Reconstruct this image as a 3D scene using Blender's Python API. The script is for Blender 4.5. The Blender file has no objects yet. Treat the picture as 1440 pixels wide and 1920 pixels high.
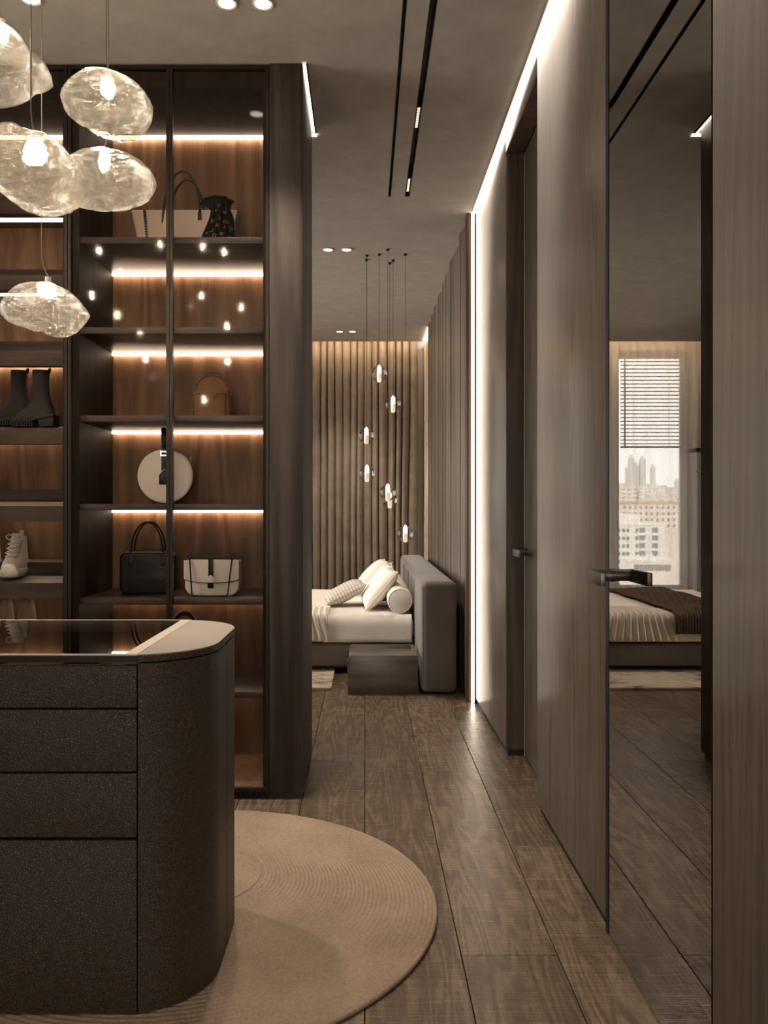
import bpy, bmesh, math, random
from mathutils import Vector, noise, Matrix
random.seed(7)
SC = bpy.context.scene
COL = SC.collection
PI = math.pi

# ------------------------------------------------------------------ camera
cd = bpy.data.cameras.new('camera')
cd.sensor_fit = 'VERTICAL'; cd.sensor_height = 36.0; cd.sensor_width = 27.0
cd.lens = 36.0 * 1600 / 1920
cd.shift_x = 36 / 1920; cd.shift_y = -4 / 1920
cd.clip_start = 0.05; cd.clip_end = 6000
cam = bpy.data.objects.new('camera', cd)
cam.location = (0, 0, 1.2); cam.rotation_euler = (PI / 2, 0, 0)
COL.objects.link(cam); SC.camera = cam

# ------------------------------------------------------------------ world (pale overcast sky)
w = bpy.data.worlds.new('sky'); SC.world = w; w.use_nodes = True
w.node_tree.nodes['Background'].inputs[0].default_value = (1.0, 0.96, 0.91, 1)
w.node_tree.nodes['Background'].inputs[1].default_value = 3.6
SC.view_settings.view_transform = 'Standard'
SC.view_settings.look = 'None'
SC.view_settings.exposure = 1.02
SC.view_settings.gamma = 1.0
SC.view_settings.use_curve_mapping = False
cy = SC.cycles
cy.use_denoising = True
cy.use_adaptive_sampling = True; cy.adaptive_threshold = 0.04
cy.max_bounces = 10; cy.diffuse_bounces = 5; cy.glossy_bounces = 5
cy.transmission_bounces = 6; cy.transparent_max_bounces = 24
cy.sample_clamp_indirect = 6.0
cy.caustics_reflective = True; cy.caustics_refractive = False
cy.blur_glossy = 0.5

def portal(x0, x1, z0, z1, y):          # sampling guide for the daylight coming through a window
    l = bpy.data.lights.new('window_portal', 'AREA'); l.shape = 'RECTANGLE'
    l.size = x1 - x0; l.size_y = z1 - z0; l.cycles.is_portal = True
    o = bpy.data.objects.new('window_portal', l); COL.objects.link(o)
    o.location = ((x0 + x1) / 2, y, (z0 + z1) / 2); o.rotation_euler = (-PI / 2, 0, 0)
portal(-2.42, -1.52, .27, 3.02, 10.08)
portal(-1.44, -.77, .27, 3.02, 10.08)
def portal_left(y0, y1, z0, z1):
    l = bpy.data.lights.new('window_portal', 'AREA'); l.shape = 'RECTANGLE'; l.size = z1 - z0; l.size_y = y1 - y0; l.cycles.is_portal = True
    o = bpy.data.objects.new('window_portal', l); COL.objects.link(o); o.location = (-2.64, (y0 + y1) / 2, (z0 + z1) / 2); o.rotation_euler = (0, -PI / 2, 0)
portal_left(4.9, 8.8, .3, 2.6)  # portal of the added bedroom side window
portal_left(2.3, 3.4, .5, 2.85)  # portal of the added dressing room window
l_ = bpy.data.lights.new('window_portal', 'AREA'); l_.shape = 'RECTANGLE'; l_.size = 1.2; l_.size_y = 2.2; l_.cycles.is_portal = True  # portal of the added rear window
o_ = bpy.data.objects.new('window_portal', l_); COL.objects.link(o_); o_.location = (-.1, -2.14, 1.4); o_.rotation_euler = (PI / 2, 0, 0)

# ------------------------------------------------------------------ helpers
def S(*c):      # sRGB 0-255 -> linear rgba
    f = lambda v: (v / 255 / 12.92) if v / 255 <= .04045 else ((v / 255 + .055) / 1.055) ** 2.4
    return (f(c[0]), f(c[1]), f(c[2]), 1)

class MB:
    def __init__(s): s.v = []; s.f = []
    def add(s, vs, fs):
        n = len(s.v); s.v += [tuple(v) for v in vs]; s.f += [tuple(i + n for i in f) for f in fs]; return s
    def box(s, x0, x1, y0, y1, z0, z1):
        return s.add([(x0,y0,z0),(x1,y0,z0),(x1,y1,z0),(x0,y1,z0),(x0,y0,z1),(x1,y0,z1),(x1,y1,z1),(x0,y1,z1)],
              [(3,2,1,0),(4,5,6,7),(0,1,5,4),(1,2,6,5),(2,3,7,6),(3,0,4,7)])
    def rings(s, rs, caps=True, closed=False):
        n = len(rs[0]); vs = [p for r in rs for p in r]; fs = []
        m = len(rs)
        for i in range(m if closed else m - 1):
            for j in range(n):
                a = i * n + j; b = i * n + (j + 1) % n; c = ((i + 1) % m) * n + (j + 1) % n; d = ((i + 1) % m) * n + j
                fs.append((a, b, c, d))
        if caps and not closed:
            fs.append(tuple(range(n - 1, -1, -1))); fs.append(tuple((m - 1) * n + k for k in range(n)))
        return s.add(vs, fs)
    def grid(s, fn, nu, nv):
        vs = [fn(i / nu, j / nv) for i in range(nu + 1) for j in range(nv + 1)]
        fs = [(i*(nv+1)+j, (i+1)*(nv+1)+j, (i+1)*(nv+1)+j+1, i*(nv+1)+j+1) for i in range(nu) for j in range(nv)]
        return s.add(vs, fs)
    def tube(s, path, r, n=8, closed=False, flat=1.0):
        P = [Vector(p) for p in path]; rs = []; m = len(P)
        up = None
        for i, p in enumerate(P):
            a = P[(i - 1) % m] if (closed or i > 0) else p; b = P[(i + 1) % m] if (closed or i < m - 1) else p
            t = (b - a).normalized()
            if up is None:
                up = Vector((0, 0, 1)) if abs(t.z) < .9 else Vector((0, 1, 0))
            side = t.cross(up)
            if side.length < 1e-4: side = Vector((1, 0, 0))
            side.normalize(); up = side.cross(t).normalized()
            rr = r(i / max(1, m - 1)) if callable(r) else r
            rs.append([tuple(p + side * math.cos(2*PI*k/n) * rr + up * math.sin(2*PI*k/n) * rr * flat) for k in range(n)])
        return s.rings(rs, True, closed)
    def lathe(s, prof, c=(0, 0, 0), n=24, axis='Z'):
        rs = []
        for (r, h) in prof:
            ring = []
            for k in range(n):
                a = 2 * PI * k / n; x, y = r * math.cos(a), r * math.sin(a)
                p = (x, y, h) if axis == 'Z' else ((x, h, -y) if axis == 'Y' else (h, x, y))
                ring.append((p[0] + c[0], p[1] + c[1], p[2] + c[2]))
            rs.append(ring)
        return s.rings(rs)
    def cyl(s, c, r, h, n=20, axis='Z'): return s.lathe([(r, 0), (r, h)], c, n, axis)
    def prism(s, poly, h0, h1, axis='Y'):    # polygon of (a, b) extruded along an axis
        def P(a, b, h): return {'Y': (a, h, b), 'Z': (a, b, h), 'X': (h, a, b)}[axis]
        n = len(poly)
        vs = [P(a, b, h0) for a, b in poly] + [P(a, b, h1) for a, b in poly]
        fs = [tuple(range(n - 1, -1, -1)), tuple(range(n, 2 * n))] + [(i, (i + 1) % n, n + (i + 1) % n, n + i) for i in range(n)]
        return s.add(vs, fs)
    def mesh(s, name, bevel=0, seg=2, smooth=False, fixn=True):
        me = bpy.data.meshes.new(name); me.from_pydata(s.v, [], s.f); me.update()
        if bevel or fixn:
            bm = bmesh.new(); bm.from_mesh(me)
            if fixn: bmesh.ops.recalc_face_normals(bm, faces=bm.faces)
            if bevel:
                es = [e for e in bm.edges if len(e.link_faces) == 2 and e.calc_face_angle(0) > .6]
                bmesh.ops.bevel(bm, geom=es, offset=bevel, segments=seg, profile=.5, affect='EDGES', clamp_overlap=True)
            bm.to_mesh(me); bm.free()
        if smooth or bevel:
            for p in me.polygons: p.use_smooth = True
            if not smooth or smooth == 'auto': me.set_sharp_from_angle(angle=.7)
        return me

def obj(name, mb, mat, parent=None, bevel=0, seg=2, smooth=False, loc=None, rot=None, fixn=True):
    me = mb if isinstance(mb, bpy.types.Mesh) else mb.mesh(name, bevel, seg, smooth, fixn)
    if mat is not None and not me.materials: me.materials.append(mat)
    o = bpy.data.objects.new(name, me); COL.objects.link(o)
    if parent: o.parent = parent
    if loc: o.location = loc
    if rot: o.rotation_euler = rot
    return o
def tag(o, label, cat, group=None, kind=None):
    o['label'] = label; o['category'] = cat
    if group: o['group'] = group
    if kind: o['kind'] = kind
    return o
def thing(name, label, cat, loc=(0, 0, 0), rz=0, group=None):
    o = bpy.data.objects.new(name, None); o.empty_display_size = .05; COL.objects.link(o)
    o.location = loc; o.rotation_euler = (0, 0, rz)
    return tag(o, label, cat, group)
def struct(name, mb, mat, label=None, bevel=0, smooth=False):
    o = obj(name, mb, mat, None, bevel, smooth=smooth); o['kind'] = 'structure'
    if label: o['label'] = label
    return o
def rrect(hx, hy, r, n=4, cx=0, cy=0):
    pts = []
    for (sx, sy, a0) in ((1, 1, 0), (-1, 1, PI/2), (-1, -1, PI), (1, -1, 1.5*PI)):
        for k in range(n + 1):
            a = a0 + k * PI / 2 / n
            pts.append((cx + sx * (hx - r) + r * math.cos(a), cy + sy * (hy - r) + r * math.sin(a)))
    return pts
def loft(secs):          # secs: (z, cx, cy, hx, hy, r)
    return MB().rings([[(x, y, z) for x, y in rrect(hx, hy, min(r, hx * .99, hy * .99), 5, cx, cyy)] for (z, cx, cyy, hx, hy, r) in secs])
def bez(p0, p1, p2, p3, n=12):
    out = []
    for i in range(n + 1):
        t = i / n; u = 1 - t
        out.append(tuple(u**3*a + 3*u*u*t*b + 3*u*t*t*c + t**3*d for a, b, c, d in zip(p0, p1, p2, p3)))
    return out
def dup(root, loc, label=None, rz=None):
    r = root.copy(); COL.objects.link(r); r.location = loc
    if rz is not None: r.rotation_euler = (0, 0, rz)
    if label: r['label'] = label
    for ch in list(root.children):
        c = ch.copy(); COL.objects.link(c); c.parent = r
        for g in list(ch.children):
            d = g.copy(); COL.objects.link(d); d.parent = c
    return r

# ------------------------------------------------------------------ materials
class NT:
    def __init__(s, name):
        s.m = bpy.data.materials.new(name); s.m.use_nodes = True
        s.t = s.m.node_tree; s.t.nodes.clear(); s.out = s.n('ShaderNodeOutputMaterial')
    def n(s, typ, **kw):
        nd = s.t.nodes.new(typ)
        for k, v in kw.items():
            if k in nd.inputs: nd.inputs[k].default_value = v
            else: setattr(nd, k, v)
        return nd
    def l(s, a, b): s.t.links.new(a, b)
    def math(s, op, a, b=None, c=None):
        nd = s.n('ShaderNodeMath', operation=op)
        for i, x in enumerate((a, b, c)):
            if x is None: continue
            if isinstance(x, (int, float)): nd.inputs[i].default_value = x
            else: s.l(x, nd.inputs[i])
        return nd.outputs[0]
    def co(s, scale=(1, 1, 1), rnd=False):
        tc = s.n('ShaderNodeTexCoord'); v = tc.outputs['Object']
        if rnd:
            oi = s.n('ShaderNodeObjectInfo'); ad = s.n('ShaderNodeVectorMath', operation='ADD')
            mu = s.n('ShaderNodeVectorMath', operation='SCALE'); mu.inputs[0].default_value = (31, 17, 23)
            s.l(oi.outputs['Random'], mu.inputs['Scale']); s.l(v, ad.inputs[0]); s.l(mu.outputs[0], ad.inputs[1]); v = ad.outputs[0]
        mp = s.n('ShaderNodeMapping'); mp.inputs['Scale'].default_value = scale; s.l(v, mp.inputs['Vector'])
        return mp.outputs[0]
    def noise(s, vec, scale, detail=3, rough=.55, dist=0):
        nd = s.n('ShaderNodeTexNoise', Scale=scale, Detail=detail, Roughness=rough, Distortion=dist)
        s.l(vec, nd.inputs['Vector']); return nd.outputs['Fac']
    def ramp(s, fac, stops):
        r = s.n('ShaderNodeValToRGB'); e = r.color_ramp.elements
        while len(e) < len(stops): e.new(.5)
        for k, (p, c) in enumerate(stops): e[k].position = p; e[k].color = c
        s.l(fac, r.inputs[0]); return r.outputs[0]
    def bump(s, h, strength, dist=.01):
        b = s.n('ShaderNodeBump', Strength=strength, Distance=dist); s.l(h, b.inputs['Height']); return b.outputs[0]
    def done(s, sh): s.l(sh, s.out.inputs[0]); return s.m

def plain(name, c, rough=.5, metal=0, spec=.5, emit=None, strength=0):
    t = NT(name); p = t.n('ShaderNodeBsdfPrincipled')
    p.inputs['Base Color'].default_value = c; p.inputs['Roughness'].default_value = rough; p.inputs['Metallic'].default_value = metal
    p.inputs['Specular IOR Level'].default_value = spec
    if emit: p.inputs['Emission Color'].default_value = emit; p.inputs['Emission Strength'].default_value = strength
    return t.done(p.outputs[0])
def wood(name, dark, light, stretch=(1, 1, .07), scale=4.0, rings=26, rough=.38, bump=.15, rnd=False, cross=0, spec=.5, streak=.5, ringamp=.28):
    t = NT(name); v = t.co(stretch, rnd)
    low = t.noise(v, scale, 2.0, .45, .15)
    ring = t.math('MULTIPLY_ADD', t.math('SINE', t.math('MULTIPLY', low, rings * 2)), .5, .5)
    fine = t.noise(v, scale * 34, 3, .6)
    mid = t.noise(v, scale * 6, 2, .5)
    f = t.math('ADD', t.math('MULTIPLY', ring, ringamp), t.math('ADD', t.math('MULTIPLY', fine, streak), t.math('MULTIPLY', mid, .35)))
    if rnd:
        oi = t.n('ShaderNodeObjectInfo'); f = t.math('ADD', f, t.math('MULTIPLY_ADD', oi.outputs['Random'], .16, -.08))
    colr = t.ramp(f, [(.40, dark), (.76, light)])
    p = t.n('ShaderNodeBsdfPrincipled'); t.l(colr, p.inputs['Base Color']); p.inputs['Specular IOR Level'].default_value = spec
    h = f; rg = t.math('MULTIPLY_ADD', fine, .12, rough - .06)
    if cross:
        cv = t.co((1.6, 90, 1), rnd); cn = t.noise(cv, 2.2, 3, .6)
        h = t.math('ADD', t.math('MULTIPLY', f, .6), t.math('MULTIPLY', cn, cross))
        rg = t.math('MULTIPLY_ADD', cn, .22, rough - .11)
        mx = t.n('ShaderNodeMix', data_type='RGBA', blend_type='MULTIPLY'); mx.inputs[0].default_value = .55
        t.l(colr, mx.inputs[6]); t.l(t.ramp(cn, [(.35, (.62, .6, .58, 1)), (.62, (1.15, 1.12, 1.08, 1))]), mx.inputs[7]); t.l(mx.outputs[2], p.inputs['Base Color'])
    t.l(rg, p.inputs['Roughness']); t.l(t.bump(h, bump, .004), p.inputs['Normal'])
    return t.done(p.outputs[0])
def fabric(name, c1, c2, scale=300, rough=.9, bump=.3, big=8, sheen=.0):
    t = NT(name); v = t.co()
    f = t.noise(v, scale, 2, .6); g = t.noise(v, big, 3, .5)
    p = t.n('ShaderNodeBsdfPrincipled'); t.l(t.ramp(t.math('ADD', t.math('MULTIPLY', f, .5), t.math('MULTIPLY', g, .5)), [(.35, c1), (.65, c2)]), p.inputs['Base Color'])
    p.inputs['Roughness'].default_value = rough; p.inputs['Specular IOR Level'].default_value = .2; p.inputs['Sheen Weight'].default_value = sheen
    t.l(t.bump(f, bump, .002), p.inputs['Normal']); return t.done(p.outputs[0])
def leather(name, c1, c2, scale=120, rough=.45, bump=.5, dist=.003):
    t = NT(name); v = t.co()
    nz = t.n('ShaderNodeTexNoise', Scale=scale * .5, Detail=2.0); t.l(v, nz.inputs['Vector'])
    mx = t.n('ShaderNodeVectorMath', operation='MULTIPLY_ADD'); mx.inputs[1].default_value = (.012, .012, .012)
    t.l(nz.outputs['Color'], mx.inputs[0]); t.l(v, mx.inputs[2])
    vo = t.n('ShaderNodeTexVoronoi', Scale=scale, feature='DISTANCE_TO_EDGE'); t.l(mx.outputs[0], vo.inputs['Vector'])
    h = t.math('MINIMUM', vo.outputs['Distance'], .32)
    p = t.n('ShaderNodeBsdfPrincipled'); t.l(t.ramp(h, [(.0, c1), (.25, c2)]), p.inputs['Base Color'])
    p.inputs['Specular IOR Level'].default_value = .33 if scale < 200 else .4
    p.inputs['Roughness'].default_value = rough; t.l(t.bump(h, bump, dist), p.inputs['Normal'])
    return t.done(p.outputs[0])
def emit(name, c, s):
    t = NT(name); e = t.n('ShaderNodeEmission', Color=c, Strength=s); return t.done(e.outputs[0])
def glass(name, tint=(.97, .96, .94, 1), rough=.0, ior=1.5, gain=1.0):       # thin architectural pane
    t = NT(name); tr = t.n('ShaderNodeBsdfTransparent', Color=tint); gl = t.n('ShaderNodeBsdfGlossy', Roughness=rough)
    fr = t.n('ShaderNodeFresnel', IOR=ior); mx = t.n('ShaderNodeMixShader')
    t.l(t.math('MULTIPLY', fr.outputs[0], gain), mx.inputs[0]); t.l(tr.outputs[0], mx.inputs[1]); t.l(gl.outputs[0], mx.inputs[2])
    return t.done(mx.outputs[0])

M = {}
M['panel'] = wood('wood_panel_greyed_oak', S(68, 58, 49), S(104, 91, 79), (1.0, 1.0, .045), 5, 62, .30, .12, spec=.95, ringamp=.26, streak=.7)
M['endpanel'] = wood('wood_end_panel_walnut', S(44, 36, 30), S(70, 58, 50), (1, 1, .05), 5, 24, .52, .12, spec=.25)
M['jamb'] = wood('wood_jamb_dark', S(58, 44, 34), S(84, 66, 52), (1, 1, .05), 5, 24, .45, .1)
M['cabinet'] = wood('wood_cabinet_dark', S(30, 23, 18), S(48, 38, 31), (1, 1, .06), 5, 20, .62, .1, spec=.15)
M['shelf'] = wood('wood_shelf_dark', S(50, 40, 33), S(76, 62, 52), (.08, 1, 1), 5, 20, .42, .1)
M['backwood'] = wood('wood_back_panel_oak', S(112, 80, 54), S(150, 112, 80), (1, 1, .09), 4, 30, .5, .1)
M['floor'] = wood('wood_floor_oak', S(98, 82, 67), S(150, 130, 110), (1, .1, 1), 8.0, 40, .24, .4, True, 1.6, ringamp=.16)
M['nightwood'] = wood('wood_nightstand', S(84, 73, 62), S(116, 102, 88), (.1, 1, 1), 6, 20, .32, .08)
t = NT('plaster_ceiling'); v = t.co(); f = t.noise(v, 9, 5, .6); p = t.n('ShaderNodeBsdfPrincipled')
t.l(t.ramp(f, [(.3, S(156, 147, 138)), (.7, S(170, 160, 150))]), p.inputs['Base Color']); p.inputs['Roughness'].default_value = .8
p.inputs['Specular IOR Level'].default_value = .25
t.l(t.bump(t.noise(v, 60, 3), .08, .003), p.inputs['Normal']); M['ceiling'] = t.done(p.outputs[0])
M['plaster'] = plain('plaster_wall', S(120, 108, 98), .85, 0, .3)
M['black'] = plain('black_lacquer', S(14, 12, 11), .45)
M['blackmetal'] = plain('black_metal', S(22, 18, 16), .35, .6)
M['frame'] = plain('door_frame_bronze', S(40, 30, 24), .4, .5)
M['bronze'] = plain('handle_bronze', S(104, 96, 88), .38, .85)
M['steel'] = plain('brushed_champagne_metal', S(214, 202, 186), .42, .6)
M['chrome'] = plain('chrome', S(205, 200, 192), .15, 1)
M['mirror'] = plain('tinted_mirror', S(170, 167, 163), 0.0, 1)
M['led'] = emit('led_warm', (1, .84, .68, 1), 7.5)
M['led_cab'] = emit('led_cabinet', (1, .78, .58, 1), 6)
M['led_ceil'] = emit('led_ceiling_line', (1, .84, .68, 1), 5.2)
M['led_vert'] = emit('led_vertical', (1, .84, .68, 1), 5.5)
M['led_shoe'] = emit('led_shoe_shelf', (1, .78, .58, 1), 10)
M['led_cove'] = emit('led_cove', (1, .76, .5, 1), 26)
M['spot'] = emit('downlight_glow', (1, .86, .7, 1), 10)
M['pane'] = glass('cabinet_glass', (.97, .95, .93, 1), .05, 1.45, .38)
M['topglass'] = glass('island_glass', (.8, .78, .75, 1), .0, 1.5, 1.15)
M['winglass'] = glass('window_glass')
M['tintglass'] = glass('tinted_window_glass', (.70, .70, .70, 1))
M['leather'] = leather('pebbled_brown_leather', S(46, 37, 29), S(78, 64, 52), 150, .44, .6, .004)
M['leathertop'] = fabric('cream_leather_top', S(146, 136, 124), S(160, 149, 136), 500, .55, .15, 3)
M['drape'] = fabric('drape_linen', S(112, 100, 88), S(142, 128, 113), 260, .95, .4, 6)
M['white_linen'] = fabric('white_linen', S(222, 212, 200), S(236, 228, 217), 220, .9, .2, 5)
M['duvet'] = fabric('duvet_cotton', S(226, 214, 200), S(238, 228, 216), 260, .85, .15, 5)
M['velvet'] = fabric('headboard_velvet', S(104, 96, 88), S(124, 115, 106), 180, .75, .1, 4, .25)
M['bedbase'] = fabric('bed_base_velvet', S(98, 88, 78), S(116, 105, 94), 180, .8, .1, 4, .2)
M['panel_soft'] = wood('wood_panel_bedroom', S(84, 74, 65), S(112, 100, 89), (1.0, 1.0, .045), 6, 10, .38, .05)
M['spot_soft'] = emit('track_lamp_glow', (1, .85, .68, 1), .5)
DL = 34

# ================================================================== STRUCTURE
CEIL = 3.048; WX = .687; FAR = 9.72
# floor: slab with planks as its parts
fl = struct('floor', MB().box(-2.5, .86, -2.0, FAR, -.11, -.014), M['black'], 'brown oak plank floor with crosswise saw marks')
PW, PL = .26, 1.62
full = MB().box(-PW/2 + .0012, PW/2 - .0012, .0012, PL - .0012, -.014, 0).mesh('plank', .0012, 1)
full.materials.append(M['floor'])
half = {}
joints = {0: 3.19, 1: 2.30, 2: 3.04, -1: 4.08, -2: 3.3, -3: 2.6}
for k in range(-10, 4):
    j = joints.get(k, 2.0 + 1.62 * random.random())
    x0 = k * PW; y = j - PL * math.ceil((j + 2.0) / PL)
    while y < FAR:
        a, b = max(y, -2.0), min(y + PL, FAR)
        if b - a > .02:
            xa, xb = max(x0, -2.5), min(x0 + PW, .86)
            if b - a > PL - .001 and xb - xa > PW - .001: me = full
            else:
                me = MB().box(xa - x0 - PW/2 + .0012, xb - x0 - PW/2 - .0012, a - y + .0012, b - y - .0012, -.014, 0).mesh('plank', .0012, 1)
            o = obj('plank', me, M['floor'], fl, loc=(x0 + PW / 2, y, 0))
        y += PL

# ceiling, split around the two track slots
SA = (.1375, .1535); SB = (.236, .264); TEND = 5.03
cb = MB()
cb.box(-2.5, SA[0], -2, TEND, CEIL, CEIL + .1).box(SA[1], SB[0], -2, TEND, CEIL, CEIL + .1).box(SB[1], .95, -2, TEND, CEIL, CEIL + .1)
cb.box(-2.5, .95, TEND, 9.36, CEIL, CEIL + .1).box(-2.5, .95, 9.33, 9.36, CEIL + .1, 3.42)
cb.box(-2.5, .95, 9.36, FAR, 3.42, 3.46)
struct('ceiling', cb, M['ceiling'], 'smooth grey-beige plaster ceiling')

# walls the photo only sees by reflection, or not at all
LW = (4.9, 8.8, .3, 2.6)
struct('wall_left', MB().box(-2.6, -2.5, -2, 2.3, 0, 3.46).box(-2.6, -2.5, 3.4, LW[0], 0, 3.46).box(-2.6, -2.5, 2.3, 3.4, 0, .5).box(-2.6, -2.5, 2.3, 3.4, 2.85, 3.46).box(-2.6, -2.5, LW[1], FAR + .1, 0, 3.46).box(-2.6, -2.5, LW[0], LW[1], 0, LW[2]).box(-2.6, -2.5, LW[0], LW[1], LW[3], 3.46), M['plaster'], 'plain beige plaster side wall')
wf = MB()
for k in range(4): yy = LW[0] + k * (LW[1] - LW[0] - .05) / 3; wf.box(-2.57, -2.52, yy, yy + .05, LW[2], LW[3])
for k in range(3):
    a = LW[0] + k * (LW[1] - LW[0] - .05) / 3 + .05; b = LW[0] + (k + 1) * (LW[1] - LW[0] - .05) / 3
    wf.box(-2.57, -2.52, a, b, LW[2], LW[2] + .05).box(-2.57, -2.52, a, b, LW[3] - .05, LW[3])
w4 = struct('window_4', MB().box(-2.57, -2.52, 2.3, 2.35, .5, 2.85).box(-2.57, -2.52, 3.35, 3.4, .5, 2.85).box(-2.57, -2.52, 2.35, 3.35, .5, .55).box(-2.57, -2.52, 2.35, 3.35, 2.8, 2.85), plain('window_frame_bronze', S(90, 80, 70), .5), 'dressing room window at the end of the wardrobes')  # unseen window added to bring daylight into the dressing room
obj('pane', MB().box(-2.548, -2.542, 2.31, 3.39, .51, 2.84), M['winglass'], w4)
w3 = struct('window_3', wf, plain('window_frame_pale', S(196, 188, 178), .5), 'wide bedroom window opposite the headboard')  # unseen side window added to brighten the bedroom with daylight
obj('pane', MB().box(-2.548, -2.542, LW[0] + .01, LW[1] - .01, LW[2] + .01, LW[3] - .01), M['winglass'], w3)
struct('wall_rear', MB().box(-2.6, -.7, -2.1, -2, 0, 3.15).box(.5, .95, -2.1, -2, 0, 3.15).box(-.7, .5, -2.1, -2, 0, .3).box(-.7, .5, -2.1, -2, 2.5, 3.15), M['plaster'], 'plain beige plaster wall facing the wardrobes')
w5 = struct('window_5', MB().box(-.7, -.65, -2.08, -2.02, .3, 2.5).box(.45, .5, -2.08, -2.02, .3, 2.5).box(-.65, .45, -2.08, -2.02, .3, .35).box(-.65, .45, -2.08, -2.02, 2.45, 2.5), plain('window_frame_dark', S(80, 70, 62), .5), 'window facing the wardrobes, behind the camera')  # unseen rear window added to light the wardrobe contents from the front
obj('pane', MB().box(-.69, .49, -2.053, -2.047, .31, 2.49), M['winglass'], w5)
# far wall with two windows
W1 = (-2.42, -1.52); W2 = (-1.44, -.77); WZ = (.27, 3.02)
wb = MB()
wb.box(-2.5, .95, FAR, FAR + .32, 0, WZ[0]).box(-2.5, .95, FAR, FAR + .32, WZ[1], 3.46)
for a, b in ((-2.5, W1[0]), (W1[1], W2[0]), (W2[1], .95)): wb.box(a, b, FAR, FAR + .32, WZ[0], WZ[1])
struct('wall_back', wb, plain('far_wall_pale', S(214, 206, 196), .85), 'pale far bedroom wall behind the curtains')
for n, (a, b) in enumerate((W1, W2)):
    y0 = FAR + .25
    wl = .10 if n == 0 else .045
    wf = MB().box(a, a + wl, y0, y0 + .06, *WZ).box(b - .045, b, y0, y0 + .06, *WZ)
    wf.box(a + wl, b - .045, y0, y0 + .06, WZ[0], WZ[0] + .05).box(a + wl, b - .045, y0, y0 + .06, WZ[1] - .05, WZ[1])
    o = struct('window_%d' % (n + 1), wf, plain('window_frame_white', S(196, 188, 178), .5), ('tall bedroom window behind the sheer curtain, blind half lowered', 'tall bedroom window half hidden by the heavy drape')[n])
    obj('pane', MB().box(a + wl, b - .045, y0 + .025, y0 + .031, WZ[0] + .05, WZ[1] - .05), M['tintglass'], o)
    obj('window_sill', MB().box(a - .02, b + .02, FAR - .05, FAR - .001, WZ[0] - .03, WZ[0]), plain('sill', S(180, 172, 162), .5), o, .004)

# right wall: oak panels, lintel, black shadow gap
wr = struct('wall_right', MB().box(.86, .95, -2, FAR, 0, CEIL), M['black'], 'greyed oak panelled corridor wall')
G = .034
obj('wall_panel', MB().box(WX, .86, -2, 1.686, G, CEIL), M['panel'], wr, .002)
obj('wall_panel', MB().box(WX, .86, 2.432, 3.40, G, CEIL), M['panel'], wr, .002)
p3 = obj('wall_panel', MB().box(WX, .86, 4.162, 5.28, G, CEIL), M['panel'], wr, .002)
obj('lintel', MB().box(WX, .86, 3.402, 4.16, 2.94, CEIL), M['panel'], wr, .001)
obj('jamb_lining', MB().box(WX + .003, .772, 4.156, 4.1615, G, 2.938), M['jamb'], wr)
obj('soffit_lining', MB().box(WX + .003, .772, 3.404, 4.154, 2.934, 2.9395), M['jamb'], wr)
sk = MB()
for a, b in ((-2, 1.68), (2.44, 3.395), (4.17, 5.28)): sk.box(WX + .012, .86, a, b, 0.0005, G)
bbr = struct('baseboard_right', sk, M['black'], 'black recessed skirting under the oak panels')
# recessed door
d2 = struct('door_2', MB().box(.776, .82, 3.405, 4.145, .006, 2.932), M['panel'], 'recessed oak door with short bronze lever beside the light strip', .001)
obj('door_seal', MB().box(.774, .80, 4.147, 4.153, .001, 2.932), M['steel'], d2)  # pale strip stands in for the line of light at the door gap
def lever(parent, xw, yn, zt, length=.147):
    h = obj('lever_handle', MB().box(xw - .068, xw - .054, yn - length, yn + .012, zt - .035, zt), M['bronze'], parent, .0015)
    obj('handle_neck', MB().cyl((xw - .056, yn, zt - .0165), .0165, .046, 20, 'X'), M['bronze'], h, smooth='auto')
    obj('handle_rose', MB().cyl((xw - .012, yn, zt - .0165), .0185, .0115, 24, 'X'), M['bronze'], h, smooth='auto')
lever(d2, .776, 4.08, 1.015)
# mirror door
d1 = struct('door_1', MB().box(WX + .008, .80, 1.692, 2.404, .004, CEIL - .004), M['blackmetal'], 'full-height tinted mirror door with bronze lever handle')
obj('mirror_glass', MB().box(WX, WX + .007, 1.692, 2.402, .004, CEIL - .004), M['mirror'], d1)
obj('edge_profile', MB().box(WX - .002, .80, 2.404, 2.428, .004, CEIL - .004), M['black'], d1)
lever(d1, WX, 2.385, 1.034)
# end trim, vertical and ceiling light lines
struct('trim_1', MB().box(.634, .86, 5.312, 5.41, .0005, CEIL), M['jamb'], 'dark wood end post beside the vertical light strip', .002)
ledv = obj('vertical_light_strip', MB().box(.6625, .6805, 5.298, 5.309, .004, CEIL - .004), M['led_vert'])
tag(ledv, 'vertical warm LED strip at the end of the oak corridor wall', 'light strip')
obj('channel', MB().box(.6805, .6865, 5.285, 5.309, .004, CEIL - .004), M['black'], ledv)
ledc = obj('ceiling_light_strip', MB().box(.668, .6855, -2, 5.283, CEIL - .012, CEIL - .0005), M['led_ceil'])
tag(ledc, 'long warm LED strip along the ceiling above the oak doors', 'light strip')
obj('channel', MB().box(.664, .668, -2, 5.283, CEIL - .008, CEIL - .0005), M['steel'], ledc)
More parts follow.
